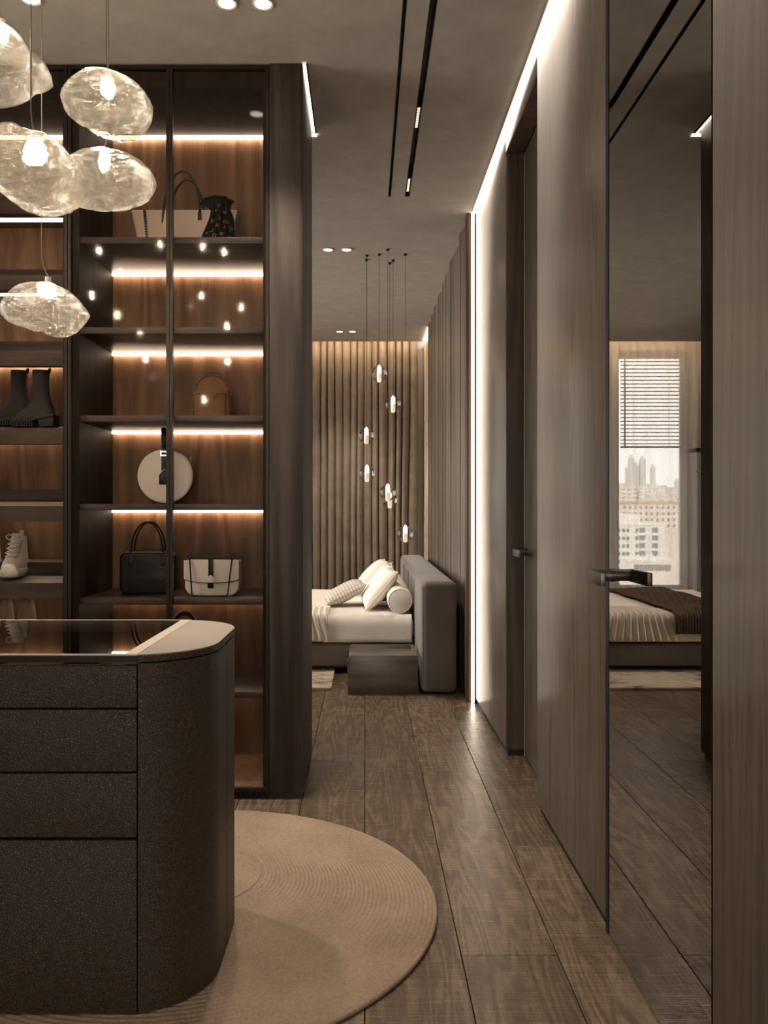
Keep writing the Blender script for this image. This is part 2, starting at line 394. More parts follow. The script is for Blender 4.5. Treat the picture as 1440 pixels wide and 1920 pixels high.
# sculpted bedroom wall panels behind the headboard
brk = [5.412, 5.81, 6.53, 6.77, 7.04, 7.52, 7.86, 8.2, 8.6]
wbd = struct('wall_bedside', MB().box(.70, .86, 5.412, 8.6, 0.0005, CEIL), M['jamb'], 'bedroom wall of tall curved taupe panels')
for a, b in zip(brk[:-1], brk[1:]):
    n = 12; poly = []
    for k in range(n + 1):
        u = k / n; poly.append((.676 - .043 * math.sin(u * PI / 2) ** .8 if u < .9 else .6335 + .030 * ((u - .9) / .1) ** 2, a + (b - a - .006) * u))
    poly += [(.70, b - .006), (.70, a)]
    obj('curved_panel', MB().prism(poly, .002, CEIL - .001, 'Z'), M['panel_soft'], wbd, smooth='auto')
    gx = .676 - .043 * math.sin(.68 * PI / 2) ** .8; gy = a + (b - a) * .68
    obj('inlay_line', MB().box(gx - .003, gx + .01, gy, gy + .006, .002, CEIL - .001), M['black'], wbd)  # black strip standing in for the shadow line at the panel step
# pale stone slab at the far end of that wall
tt = NT('pale_veined_stone'); v = tt.co((1, 1, .5)); a = tt.noise(v, 3, 5, .6, 1.5)
vein = tt.math('ABSOLUTE', tt.math('SUBTRACT', a, .5)); p = tt.n('ShaderNodeBsdfPrincipled')
tt.l(tt.ramp(vein, [(0, S(150, 118, 92)), (.035, S(214, 194, 172)), (.2, S(228, 212, 192))]), p.inputs['Base Color']); p.inputs['Roughness'].default_value = .35
M['stone'] = tt.done(p.outputs[0])
st = struct('wall_stone', MB().box(.665, .86, 8.602, FAR - .001, 0.0005, CEIL - .001), M['stone'], 'pale veined stone slab beside the drape')
lst = obj('stone_light_strip', MB().box(.640, .660, 8.62, 9.33, CEIL - .010, CEIL - .0005), M['led'])
tag(lst, 'short warm LED strip washing the pale stone slab', 'light strip')

# partition behind the wardrobes and its wood end panel
wp = struct('wall_partition', MB().box(-2.5, -.395, 4.07, 4.138, 0, CEIL), M['endpanel'], 'wardrobe partition ending in a tall walnut end panel')
obj('end_panel', MB().box(-.3945, -.256, 3.53, 4.14, .03, CEIL - .0005), M['endpanel'], wp, .0015)
obj('plinth', MB().box(-.3945, -.27, 3.545, 4.13, .0005, .03), M['black'], wp)
lw = obj('wardrobe_end_light_strip', MB().box(-.2555, -.244, 3.53, 4.17, CEIL - .006, CEIL - .0005), M['led'])
tag(lw, 'short bright LED line on the ceiling beside the wardrobe end panel', 'light strip')
obj('channel', MB().box(-.244, -.2365, 3.53, 4.18, CEIL - .006, CEIL - .0005), M['black'], lw)
lb = obj('bedroom_partition_light_strip', MB().box(-2.4, -.237, 4.19, 4.206, CEIL - .006, CEIL - .0005), M['led'])
tag(lb, 'LED line on the ceiling running behind the wardrobe partition', 'light strip')
obj('channel', MB().box(-2.4, -.235, 4.214, 4.232, CEIL - .006, CEIL - .0005), M['steel'], lb)

# ceiling track slots
for nm, (a, b), lab in (('ceiling_slot', SA, 'thin black slot in the ceiling, the narrower left one'), ('ceiling_track_light', SB, 'wide black ceiling track with small louvred spotlights')):
    o = obj(nm, MB().box(a, b, -2, TEND, CEIL + .06, CEIL + .07).box(a, a + .0025, -2, TEND, CEIL - .001, CEIL + .06).box(b - .0025, b, -2, TEND, CEIL - .001, CEIL + .06).box(a + .0025, b - .0025, TEND - .003, TEND, CEIL - .001, CEIL + .06), M['black'])
    tag(o, lab, 'track light' if nm.endswith('light') else 'ceiling slot')
    if nm.endswith('light'):
        for y0, y1 in ((3.94, 4.15), (4.79, 4.98), (1.2, 1.41)):
            m = obj('spot_module', MB().box(a + .004, b - .004, y0, y1, CEIL + .012, CEIL + .05), M['black'], o)
            n = 8
            for k in range(n):
                yc = y0 + (k + .5) * (y1 - y0) / n
                obj('lamp_cell', MB().box(a + .008, b - .008, yc - .008, yc + .008, CEIL + .008, CEIL + .0118), M['spot_soft'] if 'spot_soft' in M else plain_spot, m)

# downlights
def downlight(x, y, label, power=5, group='recessed ceiling downlights'):
    T = thing('downlight', label, 'downlight', (x, y, CEIL), 0, group)
    obj('trim_ring', MB().lathe([(.030, -.0005), (.040, -.0005), (.040, -.006), (.036, -.009), (.030, -.006), (.030, -.0005)], n=28), M['steel'], T, smooth='auto')
    obj('lamp', MB().lathe([(.0005, -.0008), (.030, -.0008), (.030, -.004), (.0005, -.004)], n=24), M['spot'], T)
    l = bpy.data.lights.new('downlight_beam', 'SPOT'); l.energy = power; l.color = (1, .88, .75); l.spot_size = 1.5; l.spot_blend = .8; l.shadow_soft_size = .03
    lo = bpy.data.objects.new('beam', l); COL.objects.link(lo); lo.parent = T; lo.location = (0, 0, -.02)
def cpt(px, py):      # ceiling point under a pixel
    s = (956 - py) / 1.848; return ((px - 684) / s, 1600 / s)
for px, py, lab in ((425, 4, 'left downlight of the pair above the bag wardrobe'), (493, 5, 'right downlight of the pair above the bag wardrobe'),
                    (58, -4, 'downlight above the shoe wardrobe, cut by the top edge'),
                    (615, 467, 'left downlight of the nearer bedroom pair'), (650, 467, 'right downlight of the nearer bedroom pair'),
                    (637, 621, 'left downlight of the far pair before the curtain'), (661, 621, 'right downlight of the far pair before the curtain')):
    x, y = cpt(px, py); downlight(x, y, lab, DL * (1.0 if y > 5 else 1))
for x, y, lab in ((-.3, -.6, 'left downlight behind the camera'), (-.15, -.6, 'right downlight behind the camera'), (-1.3, .2, 'downlight over the dressing area behind the camera')): downlight(x, y, lab, DL)  # unseen downlights added to brighten the dressing area
# curtain cove light
cv = obj('curtain_cove_light', MB().box(-2.4, .62, 9.37, 9.385, 3.075, 3.09), M['led_cove'])
tag(cv, 'warm LED cove strip glowing along the curtain top', 'light strip')

# ================================================================== WARDROBES
YF, YB = 3.556, 4.03
def wardrobe(name, x0, x1, label, doors, shelf_fn):
    T = thing(name, label, 'wardrobe', ((x0 + x1) / 2, YF, 0))
    cx = (x0 + x1) / 2
    B = lambda a, b, y0, y1, z0, z1: MB().box(a - cx, b - cx, y0 - YF, y1 - YF, z0, z1)
    st = .0395 if name == 'bag_wardrobe' else .03
    obj('side_panel', B(x0, x0 + st, YF, YB + .034, .03, CEIL - .006), M['cabinet'], T)
    obj('side_panel', B(x1 - .028, x1, YF, YB + .034, .03, CEIL - .006), M['cabinet'], T)
    obj('back_panel', B(x0 + st, x1 - .028, YB, YB + .03, .03, CEIL - .089), M['backwood'], T)
    obj('top_panel', B(x0 + st, x1 - .028, YF, YB + .03, CEIL - .088, CEIL - .006), M['cabinet'], T)
    obj('bottom_panel', B(x0 + st, x1 - .028, YF, YB - .001, .03, .046), M['backwood'], T)
    obj('plinth', B(x0, x1, YF - .01, YB, .0005, .0295), M['cabinet'], T)
    shelf_fn(T, B, x0 + st, x1 - .028)
    for (a, b) in doors:
        s = .0125; y0, y1 = 3.53, 3.552; z0, z1 = .032, CEIL - .008
        d = obj('glass_door', B(a, a + s, y0, y1, z0, z1).box(b - s - cx, b - cx, y0 - YF, y1 - YF, z0, z1)
                .box(a + s - cx, b - s - cx, y0 - YF, y1 - YF, z0, z0 + .016).box(a + s - cx, b - s - cx, y0 - YF, y1 - YF, z1 - .016, z1), M['frame'], T)
        obj('pane', B(a + s, b - s, 3.538, 3.5425, z0 + .016, z1 - .016), M['pane'], d)
    return T
BAGZ = [2.338, 1.962, 1.594, 1.2245, .83, .44]
def bag_shelves(T, B, a, b):
    for z in BAGZ:
        obj('shelf', B(a + .001, b - .001, YF + .004, YB - .001, z - .026, z), M['shelf'], T, .001)
        obj('led_bar', B(a + .002, b - .002, YB - .022, YB - .006, z - .037, z - .0262), M['led_cab'], T)
    obj('led_bar', B(a + .002, b - .002, YB - .022, YB - .006, CEIL - .102, CEIL - .089), M['led_cab'], T)
bagw = wardrobe('bag_wardrobe', -1.2295, -.396, 'dark glass-fronted wardrobe with lit shelves of handbags',
                [(-1.2285, -.8095), (-.8075, -.397)], bag_shelves)
SHZ = [.255, .575, .895, 1.2156, 1.54, 1.866, 2.18, 2.50]
def shoe_shelves(T, B, a, b):
    cx = T.location.x
    for z in SHZ:
        # sloped tread, raised heel step at the back, thick front
        prof = [(.004, z - .065), (.004, z), (.19, z + .028), (.19, z + .075), (YB - YF - .001, z + .075), (YB - YF - .001, z + .03), (.16, z - .02), (.05, z - .065)]
        obj('shoe_shelf', MB().prism(prof, a + .001 - cx, b - .001 - cx, 'X'), M['shelf'], T)
        if z < 2.1: obj('led_bar', B(a + .002, b - .002, YB - .02, YB - .006, z + .012, z + .028), M['led_shoe'], T)
        if z > 2.1:
            obj('led_bar', B(a + .002, b - .002, 3.67, 3.682, z - .058, z - .045), M['led_cab'], T)
    obj('led_bar', B(a + .002, b - .002, YB - .022, YB - .006, CEIL - .102, CEIL - .089), M['led_cab'], T)
shoew = wardrobe('shoe_wardrobe', -2.3, -1.2305, 'dark glass-fronted wardrobe with stepped shelves of shoes',
                 [(-2.299, -1.944), (-1.942, -1.588), (-1.586, -1.2315)], shoe_shelves)

def P(px, py, d): s = 1600 / d; return ((px - 684) / s, d, 1.2 - (py - 956) / s)

# ------------------------------------------------------------------ bags
M['bagcream'] = leather('cream_leather', S(205, 186, 172), S(218, 200, 186), 300, .5, .1, .001)
M['bagwhite'] = leather('ivory_leather', S(230, 220, 208), S(240, 230, 218), 300, .5, .1, .001)
M['bagblack'] = leather('black_leather', S(24, 21, 19), S(34, 30, 27), 260, .4, .15, .001)
M['tan'] = leather('tan_leather', S(118, 78, 48), S(138, 94, 60), 260, .5, .15, .001)
M['strapbrown'] = plain('dark_strap', S(46, 32, 24), .45)
M['darkbrown'] = leather('dark_brown_leather', S(36, 26, 20), S(50, 38, 30), 260, .4, .15, .001)

# cream tote
d = 3.76; x, _, _ = P(350, 445, d)
T = thing('tote_bag', 'cream trapezoid tote bag with thin looped handle on the top shelf', 'bag', (x, d, BAGZ[0] + .0005))
obj('body', loft([(0, 0, 0, .196, .06, .012), (.004, 0, 0, .2, .064, .014), (.07, 0, 0, .212, .058, .014), (.162, -.001, 0, .232, .05, .012), (.166, 0, 0, .2315, .049, .012), (.160, 0, 0, .228, .045, .012), (.02, 0, 0, .19, .045, .012)]), M['bagcream'], T, smooth='auto')
for yy in (-.052, .046):
    L = bez((-.095, yy, .10), (-.085, yy + .004, .40), (.06, yy + .004, .40), (.068, yy, .16), 18)
    obj('handle', MB().tube(L + [(.068, yy - .004 if yy < 0 else yy + .004, .125)], .0055, 8, flat=.6), M['strapbrown'], T, smooth=True)
sts = MB()
for k in range(14):
    z = .008 + k * .0112; xx = -.155 - .016 * z / .16; sts.box(xx - .005, xx + .005, -.0665 + .10 * z * .9 / 1.0 * .08 - .001, -.05, z, z + .006)
obj('stitching', sts, M['black'], T)
sts = MB()
for k in range(4): sts.box(.060, .076, -.062, -.05, .120 + k * .009, .1245 + k * .009)
obj('handle_tab', sts, M['black'], T)
for sx in (-1, 1):
    obj('ring', MB().tube([(sx * .236 + .007 * math.cos(a) * sx, 0, .163 + .011 * math.sin(a)) for a in [k * 2 * PI / 14 for k in range(14)]], .002, 6, True), M['bronze'], T, smooth=True)
# black emblem scarf draped over the tote
sx0, _, _ = P(414, 445, d)
scf = MB()
def scarf(u, v):      # u across, v down
    wd = .030 + .050 * v ** .9 if v > .25 else .052 - .02 * abs(v - .1) * 4
    bunch = .012 * math.sin(u * 19 + v * 4) * (1 - .3 * v) + .006 * math.sin(u * 37 - v * 6)
    xx = (u - .5) * 2 * wd + .010 * math.sin(v * 5) + .012 * v
    zz = .196 * (1 - v) + .004 + (.014 * noise.noise((u * 4, 0, 3)) if v < .2 else 0)
    front = -.073 - .012 * v - .018 * math.cos((u - .5) * PI) * 1.0
    return (xx, front + bunch * .5, zz)
front = MB().grid(scarf, 40, 30)
scf_me = front.mesh('scarf', 0, 2, True)
T = thing('scarf', 'black scarf with pale emblem print draped on the cream tote', 'scarf', (sx0, d, BAGZ[0] + .0005))
cl = obj('cloth', scf_me, fabric('scarf_black', S(16, 14, 13), S(26, 23, 21), 300, .9, .2), T)
so = cl.modifiers.new('thickness', 'SOLIDIFY'); so.thickness = .004; so.offset = -1
# the knot gathered at the top, hanging over the rim of the bag
kb = MB()
def knot(u, v):
    a = u * 2 * PI; b = (v - .5) * PI; r = 1 + .18 * math.sin(a * 5 + b * 4) + .1 * math.sin(a * 9)
    return (.060 * r * math.cos(a) * math.cos(b) - .004, -.078 + .014 * r * math.sin(a) * math.cos(b), .188 + .024 * r * math.sin(b))
kb.grid(knot, 36, 14); obj('gathered_knot', kb, cl.data.materials[0], T, smooth=True)
mk = plain('print_grey', S(120, 110, 98), .8)
def mark(kind, u, v, s):
    b = MB(); e = .0006
    c = Vector(scarf(u, v)) + Vector((0, -.0012, 0))
    du = (Vector(scarf(u + .01, v)) - Vector(scarf(u - .01, v))).normalized(); dv = (Vector(scarf(u, v - .01)) - Vector(scarf(u, v + .01))).normalized()
    W = lambda a, z: tuple(c + du * a * s + dv * z * s)
    def poly(pts):
        n = len(pts); b.add([W(*p) for p in pts], [tuple(range(n))])
    def ring(r0, r1, n=16, cx=0, cz=0):
        for k in range(n):
            a, bb = 2*PI*k/n, 2*PI*(k+1)/n
            poly([(cx + r0*math.cos(a), cz + r0*math.sin(a)), (cx + r1*math.cos(a), cz + r1*math.sin(a)), (cx + r1*math.cos(bb), cz + r1*math.sin(bb)), (cx + r0*math.cos(bb), cz + r0*math.sin(bb))])
    if kind == 'star':
        poly([(r * math.cos(a), r * math.sin(a)) for r, a in [((1.0 if k % 2 == 0 else .32), PI / 2 + k * PI / 4) for k in range(8)]])
    elif kind == 'flower':
        for k in range(4): a = PI / 4 + k * PI / 2; ring(.18, .42, 10, .55 * math.cos(a), .55 * math.sin(a))
    elif kind == 'disc': ring(.75, 1.0, 18); poly([(.3, 0), (0, .3), (-.3, 0), (0, -.3)])
    else:
        poly([(-.9, .9), (-.6, .9), (-.6, -.5), (.1, -.5), (.1, -.8), (-.9, -.8)]); poly([(-.2, .8), (.05, .8), (.35, -.2), (.65, .8), (.9, .8), (.45, -.7), (.25, -.7)])
    return b
for k, (kd, u, v) in enumerate([('letters', .5, .16), ('star', .78, .2), ('star', .28, .26), ('disc', .45, .42), ('flower', .7, .3), ('star', .64, .5), ('letters', .8, .52), ('flower', .22, .5), ('flower', .45, .6), ('star', .7, .64), ('disc', .88, .66),
                                ('letters', .3, .7), ('star', .15, .76), ('flower', .62, .78), ('star', .84, .84), ('disc', .42, .84), ('letters', .7, .92), ('flower', .25, .92)]):
    obj('emblem', mark(kd, u, v, .0095), mk, T)

# tan backpack
d = 3.76; x, _, _ = P(399, 780, d)
T = thing('backpack', 'small tan arched backpack with top loop on the third shelf', 'backpack', (x, d, BAGZ[2] + .0005), .12)
hw = .0775
arch = [(-hw + .006, 0), (hw - .006, 0), (hw, .01)] + [(hw * math.cos(a), .118 + hw * .95 * math.sin(a)) for a in [k * PI / 20 for k in range(21)]] + [(-hw, .01)]
obj('body', MB().prism(arch, -.045, .045, 'Y'), M['tan'], T, .010, 3)
obj('pocket', MB().prism(rrect(.058, .055, .012, 4, 0, .056), -.062, -.044, 'Y'), M['tan'], T, .004)
obj('flap', MB().box(-.066, .066, -.068, -.045, .108, .124), M['tan'], T, .003)
obj('clasp', MB().prism([(.022 * math.cos(a), .108 - .014 * math.sin(a)) for a in [k * PI / 10 for k in range(11)]], -.0695, -.0625, 'Y'), M['tan'], T, .001)
obj('top_loop', MB().tube(bez((-.042, 0, .180), (-.04, 0, .225), (.04, 0, .225), (.042, 0, .180), 16), .0035, 8, flat=1.6), M['tan'], T, smooth=True)
for sx in (-1, 1):
    obj('side_strap', MB().tube([(sx * (hw + .002), -.02, .10), (sx * (hw + .006), -.02, .05), (sx * (hw + .004), -.02, .004)], .004, 8, flat=.5), M['tan'], T, smooth=True)
    obj('buckle', MB().box(sx * (hw + .002) - .005, sx * (hw + .002) + .005, -.028, -.012, .106, .124), M['bronze'], T, .0015)
obj('piping', MB().tube([(a * 1.0, -.0455, b) for a, b in arch[2:-1]], .002, 6), M['tan'], T, smooth=True)
obj('loose_strap', MB().tube(bez((hw - .004, .03, .02), (hw + .03, .02, .06), (hw + .05, 0, .05), (hw + .055, 0, .004), 12), .0025, 6), M['tan'], T, smooth=True)

# round ivory bag
d = 3.74; x, _, _ = P(311, 895, d); R = .1215
T = thing('round_bag', 'round ivory hard bag with black strap on the fourth shelf', 'bag', (x, d, BAGZ[3] + .0005), .16)
obj('body', MB().lathe([(.001, -.036), (R - .012, -.036), (R - .003, -.033), (R, -.027), (R, .027), (R - .003, .033), (R - .012, .036), (.001, .036)], (0, 0, R), 64, 'Y'), M['bagblack'], T, smooth='auto')
obj('face', MB().lathe([(.001, -.042), (R - .016, -.042), (R - .006, -.040), (R - .002, -.034), (R - .004, -.0345)], (0, 0, R), 64, 'Y'), M['bagwhite'], T, smooth=True)
obj('strap', MB().box(-.016, .004, -.046, -.0425, R + .02, 2 * R - .002).box(-.016, .004, -.0425, .035, 2 * R - .002, 2 * R + .003), M['bagblack'], T, .001)
obj('grab_loop', MB().tube(bez((-.006, -.03, 2 * R + .002), (-.016, -.035, 2 * R + .12), (-.004, .03, 2 * R + .12), (-.006, .03, 2 * R + .002), 18), .009, 8, flat=.4), M['bagblack'], T, smooth=True)
obj('buckle', MB().box(-.02, .008, -.0485, -.0462, 2 * R - .035, 2 * R - .03).box(-.02, .008, -.0485, -.0462, 2 * R - .018, 2 * R - .013).box(-.02, -.016, -.0485, -.0462, 2 * R - .03, 2 * R - .018).box(.004, .008, -.0485, -.0462, 2 * R - .03, 2 * R - .018), M['chrome'], T)
obj('luggage_tag', MB().prism([(-.026, .085), (.024, .085), (.024, .125), (.012, .141), (-.014, .141), (-.026, .125)], -.049, -.0425, 'Y'), M['bagblack'], T, .002)
obj('tag_ring', MB().tube([(-.001 + .011 * math.cos(a), -.047, .141 + .008 * math.sin(a)) for a in [k * 2 * PI / 16 for k in range(16)]], .0018, 6, True), M['chrome'], T, smooth=True)
obj('zip_pull', MB().box(R - .02, R - .008, -.005, .005, R + .062, R + .085), M['bronze'], T, .002)

# black handbag
d = 3.79; x, _, _ = P(280, 1110, d)
T = thing('handbag', 'black leather handbag with two tall thin handles beside the white satchel', 'bag', (x, d, BAGZ[4] + .0005), .1)
obj('body', MB().prism(rrect(.122, .092, .028, 6, 0, .092), -.05, .05, 'Y'), M['bagblack'], T, .012, 3)
for yy in (-.044, .044):
    obj('handle', MB().tube([(-.072, yy * 1.1, .12)] + bez((-.072, yy, .178), (-.068, yy, .36), (.062, yy, .36), (.066, yy, .178), 18) + [(.066, yy * 1.1, .12)], .0042, 8), M['bagblack'], T, smooth=True)
for sx in (-.072, .066):
    obj('handle_tab', MB().box(sx - .010, sx + .010, -.0535, -.0495, .125, .175), M['bagblack'], T, .002)
    obj('stud', MB().lathe([(.0005, -.0575), (.004, -.0565), (.005, -.0535), (.0005, -.0530)], (sx, 0, .135), 10, 'Y'), M['bronze'], T)
obj('top_zip', MB().tube([(-.09, 0, .186), (0, 0, .183), (.09, 0, .186)], .004, 6), M['black'], T, smooth=True)
obj('hang_tag', MB().lathe([(.0005, -.056), (.026, -.056), (.027, -.053), (.0005, -.0525)], (.058, 0, .085), 24, 'Y'), M['darkbrown'], T, smooth='auto')

# ivory satchel
d = 3.70; x, _, _ = P(400, 1113, d)
T = thing('satchel', 'ivory flap satchel with black strap and buckle on the fifth shelf', 'bag', (x, d, BAGZ[4] + .0005), -.03)
def rb(hx, h, r, n=8): return [(-hx, h), (-hx * .99, r)] + [(-hx + r + r * math.cos(a), r + r * math.sin(a)) for a in [PI + k * PI / 2 / n for k in range(1, n + 1)]] + [(hx - r + r * math.cos(a), r + r * math.sin(a)) for a in [1.5 * PI + k * PI / 2 / n for k in range(n + 1)]] + [(hx, h)]
obj('body', MB().prism(rb(.117, .152, .045), -.035, .045, 'Y'), M['bagwhite'], T, .006, 2)
fl2 = [(-.119, .154)] + [(-.119 + .238 * k / 24, .072 - .016 * math.sin(PI * k / 24) ** .6) for k in range(25)] + [(.119, .154)]
obj('flap', MB().prism(fl2, -.044, -.034, 'Y'), M['bagwhite'], T, .002)
obj('flap_edge', MB().tube([(a, -.0455, b) for a, b in fl2[1:-1]], .0016, 6), M['darkbrown'], T, smooth=True)
obj('buckle_strap', MB().box(-.012, .010, -.050, -.0445, .082, .158), M['bagblack'], T, .0015)
obj('clasp_plate', MB().prism([(-.014, .058), (.012, .058), (.012, .082), (-.001, .092), (-.014, .082)], -.053, -.045, 'Y'), M['bagwhite'], T, .001)
obj('lock', MB().box(-.014, .012, -.054, -.0455, .034, .0575), M['blackmetal'], T, .002)
for sx in (-1, 1):
    obj('ring', MB().tube([(sx * .092 + .0095 * math.cos(a), -.03, .168 + .0095 * math.sin(a)) for a in [k * 2 * PI / 16 for k in range(16)]], .002, 6, True), M['blackmetal'], T, smooth=True)
obj('shoulder_strap', MB().tube([(-.075, -.062, .0035), (-.08, -.060, .012), (-.092, -.048, .158), (-.088, -.04, .166), (0, -.034, .163), (.088, -.04, .166), (.09, -.048, .158), (.074, -.060, .012), (.068, -.062, .0035)], .0032, 8), M['bagblack'], T, smooth='auto')
obj('strap_end', MB().tube([(-.075, -.062, .0035), (-.02, -.072, .0035), (.03, -.070, .0035), (.068, -.062, .0035)], .0032, 8), M['bagblack'], T, smooth=True)

# dark bag on the sixth shelf, only its arched handle shows
d = 3.76; x, _, _ = P(346, 1147, d)
T = thing('hobo_bag', 'dark brown bag with thick arched handle half hidden by the island', 'bag', (x, d, BAGZ[5] + .0005))
obj('body', loft([(0, 0, 0, .10, .05, .03), (.02, 0, 0, .13, .065, .04), (.14, 0, 0, .12, .055, .04), (.22, 0, 0, .075, .03, .025), (.24, 0, 0, .062, .02, .018)]), M['darkbrown'], T, smooth='auto')
obj('handle', MB().tube([(.051 * math.cos(a), 0, .235 + .068 * math.sin(a)) for a in [k * PI / 18 for k in range(19)]], .010, 10, flat=1.2), M['darkbrown'], T, smooth=True)

# ------------------------------------------------------------------ shoes
def stack(levels, n=20, e=2.4):      # levels: z, x0, x1, halfwidth, yc
    rs = []
    for (z, a, b, hw, yc) in levels:
        cx, hx = (a + b) / 2, (b - a) / 2; r = []
        for k in range(n):
            t = 2 * PI * k / n; c, s = math.cos(t), math.sin(t)
            r.append((cx + hx * math.copysign(abs(c) ** (2 / e), c), yc + hw * math.copysign(abs(s) ** (2 / e), s), z))
        rs.append(r)
    return MB().rings(rs)
M['bootgrey'] = fabric('boot_suede', S(50, 46, 43), S(62, 57, 53), 300, .75, .1, 6)
M['sole'] = plain('boot_sole_black', S(20, 18, 17), .6)
def boot(loc, label):
    T = thing('ankle_boot', label, 'boot', loc, 0, 'dark ankle boots in the shoe wardrobe')
    lv = [(.034, -.088, .078, .036, 0), (.045, -.086, .079, .037, 0), (.060, -.074, .078, .036, 0), (.075, -.052, .074, .034, 0), (.09, -.034, .070, .033, 0), (.11, -.022, .064, .032, 0), (.14, -.014, .056, .033, 0),
          (.18, -.012, .052, .034, 0), (.232, -.013, .054, .036, 0), (.240, -.012, .054, .036, 0), (.236, -.008, .05, .032, 0), (.18, -.006, .046, .029, 0)]
    obj('upper', stack(lv, 24), M['bootgrey'], T, smooth='auto')
    s = MB().prism([(-.094, .016), (-.02, .016), (.02, .030), (.084, .040), (.088, .052), (.06, .058), (.03, .052), (-.02, .040), (-.08, .034), (-.094, .028)], -.039, .039, 'Y')
    obj('sole', s, M['sole'], T, .004)
    tr = MB()
    for k in range(9): tr.box(-.092 + k * .0105, -.0855 + k * .0105, -.0385, .0385, 0.0, .017)
    obj('tread', tr, M['sole'], T)
    obj('heel', MB().prism([(.024, 0), (.082, 0), (.087, .041), (.020, .031)], -.036, .036, 'Y'), M['sole'], T, .003)
    obj('pull_tab', MB().tube(bez((.051, 0, .232), (.055, 0, .256), (.064, 0, .256), (.056, 0, .230), 8), .0045, 6, flat=.4), M['sole'], T, smooth=True)
    return T
zs = 1.5415 + .012
d = 3.645; b1 = P(68, 803, d); boot((b1[0], d, zs), 'right-hand dark grey ankle boot of the pair in the shoe wardrobe')
b2 = P(14, 803, 3.66); boot((b2[0], 3.735, zs + .014), 'left-hand dark grey ankle boot of the pair, touching the frame edge')

M['sneak'] = fabric('sneaker_white_knit', S(206, 198, 186), S(220, 212, 200), 260, .8, .15, 6)
M['sneaksole'] = plain('sneaker_sole', S(214, 206, 194), .5)
def sneaker(loc, label, rz=0):
    T = thing('sneaker', label, 'sneaker', loc, rz, 'white high-top sneakers')
    # toe points to -y ; profile by height
    def ell(z, y0, y1, hw, n=24, e=2.5):
        cyy, hy = (y0 + y1) / 2, (y1 - y0) / 2
        return [(hw * math.copysign(abs(math.cos(t)) ** (2 / e), math.cos(t)), cyy + hy * math.copysign(abs(math.sin(t)) ** (2 / e), math.sin(t)), z) for t in [2 * PI * k / n for k in range(n)]]
    obj('upper', MB().rings([ell(.03, -.135, .10, .042), ell(.045, -.132, .10, .043), ell(.062, -.11, .10, .042), ell(.08, -.075, .10, .038), ell(.10, -.04, .10, .034), ell(.125, -.008, .099, .030),
                             ell(.15, .008, .095, .028), ell(.168, .014, .094, .029), ell(.172, .018, .092, .027), ell(.168, .022, .088, .023), ell(.13, .02, .086, .02)]), M['sneak'], T, smooth='auto')
    obj('sole', MB().rings([ell(0, -.125, .108, .040), ell(.006, -.138, .114, .046), ell(.02, -.142, .118, .049), ell(.034, -.138, .114, .046), ell(.036, -.13, .11, .043)]), M['sneaksole'], T, smooth='auto')
    obj('tongue', MB().rings([[(x, y - .012 * (1 - (x / .022) ** 2), z) for x in (-.022, -.011, 0, .011, .022)] + [(x, y + .006, z) for x in (.022, .011, 0, -.011, -.022)] for z, y in ((.085, -.062), (.11, -.028), (.14, .002), (.17, .014), (.185, .016))]), M['sneak'], T, smooth='auto')
    obj('pull_tab', MB().box(-.009, .009, .088, .094, .16, .196), M['sneak'], T, .002)
    for k in range(5):
        z = .088 + k * .018; y = -.072 + k * .0195
        obj('lace', MB().tube([(-.026, y + .008, z), (-.012, y - .008, z + .004), (.012, y - .010, z + .012), (.026, y + .006, z + .016)], .0028, 6), M['sneaksole'], T, smooth=True)
        obj('lace', MB().tube([(.026, y + .008, z), (.012, y - .010, z + .004), (-.012, y - .008, z + .012), (-.026, y + .006, z + .016)], .0028, 6), M['sneaksole'], T, smooth=True)
    for sx in (-1, 1):
        obj('lace_loop', MB().tube(bez((0, .0, .168), (sx * .03, -.03, .20), (sx * .055, -.03, .16), (sx * .012, -.012, .155), 12), .0025, 6), M['sneaksole'], T, smooth=True)
    return T
zs = .895 + .018
x, _, _ = P(24, 1080, 3.68); sneaker((x, 3.715, zs), 'white laced high-top sneaker on the shoe shelf, fully in view', .12)
sneaker((x - .125, 3.715, zs), 'white high-top sneaker cut by the left frame edge', .05)

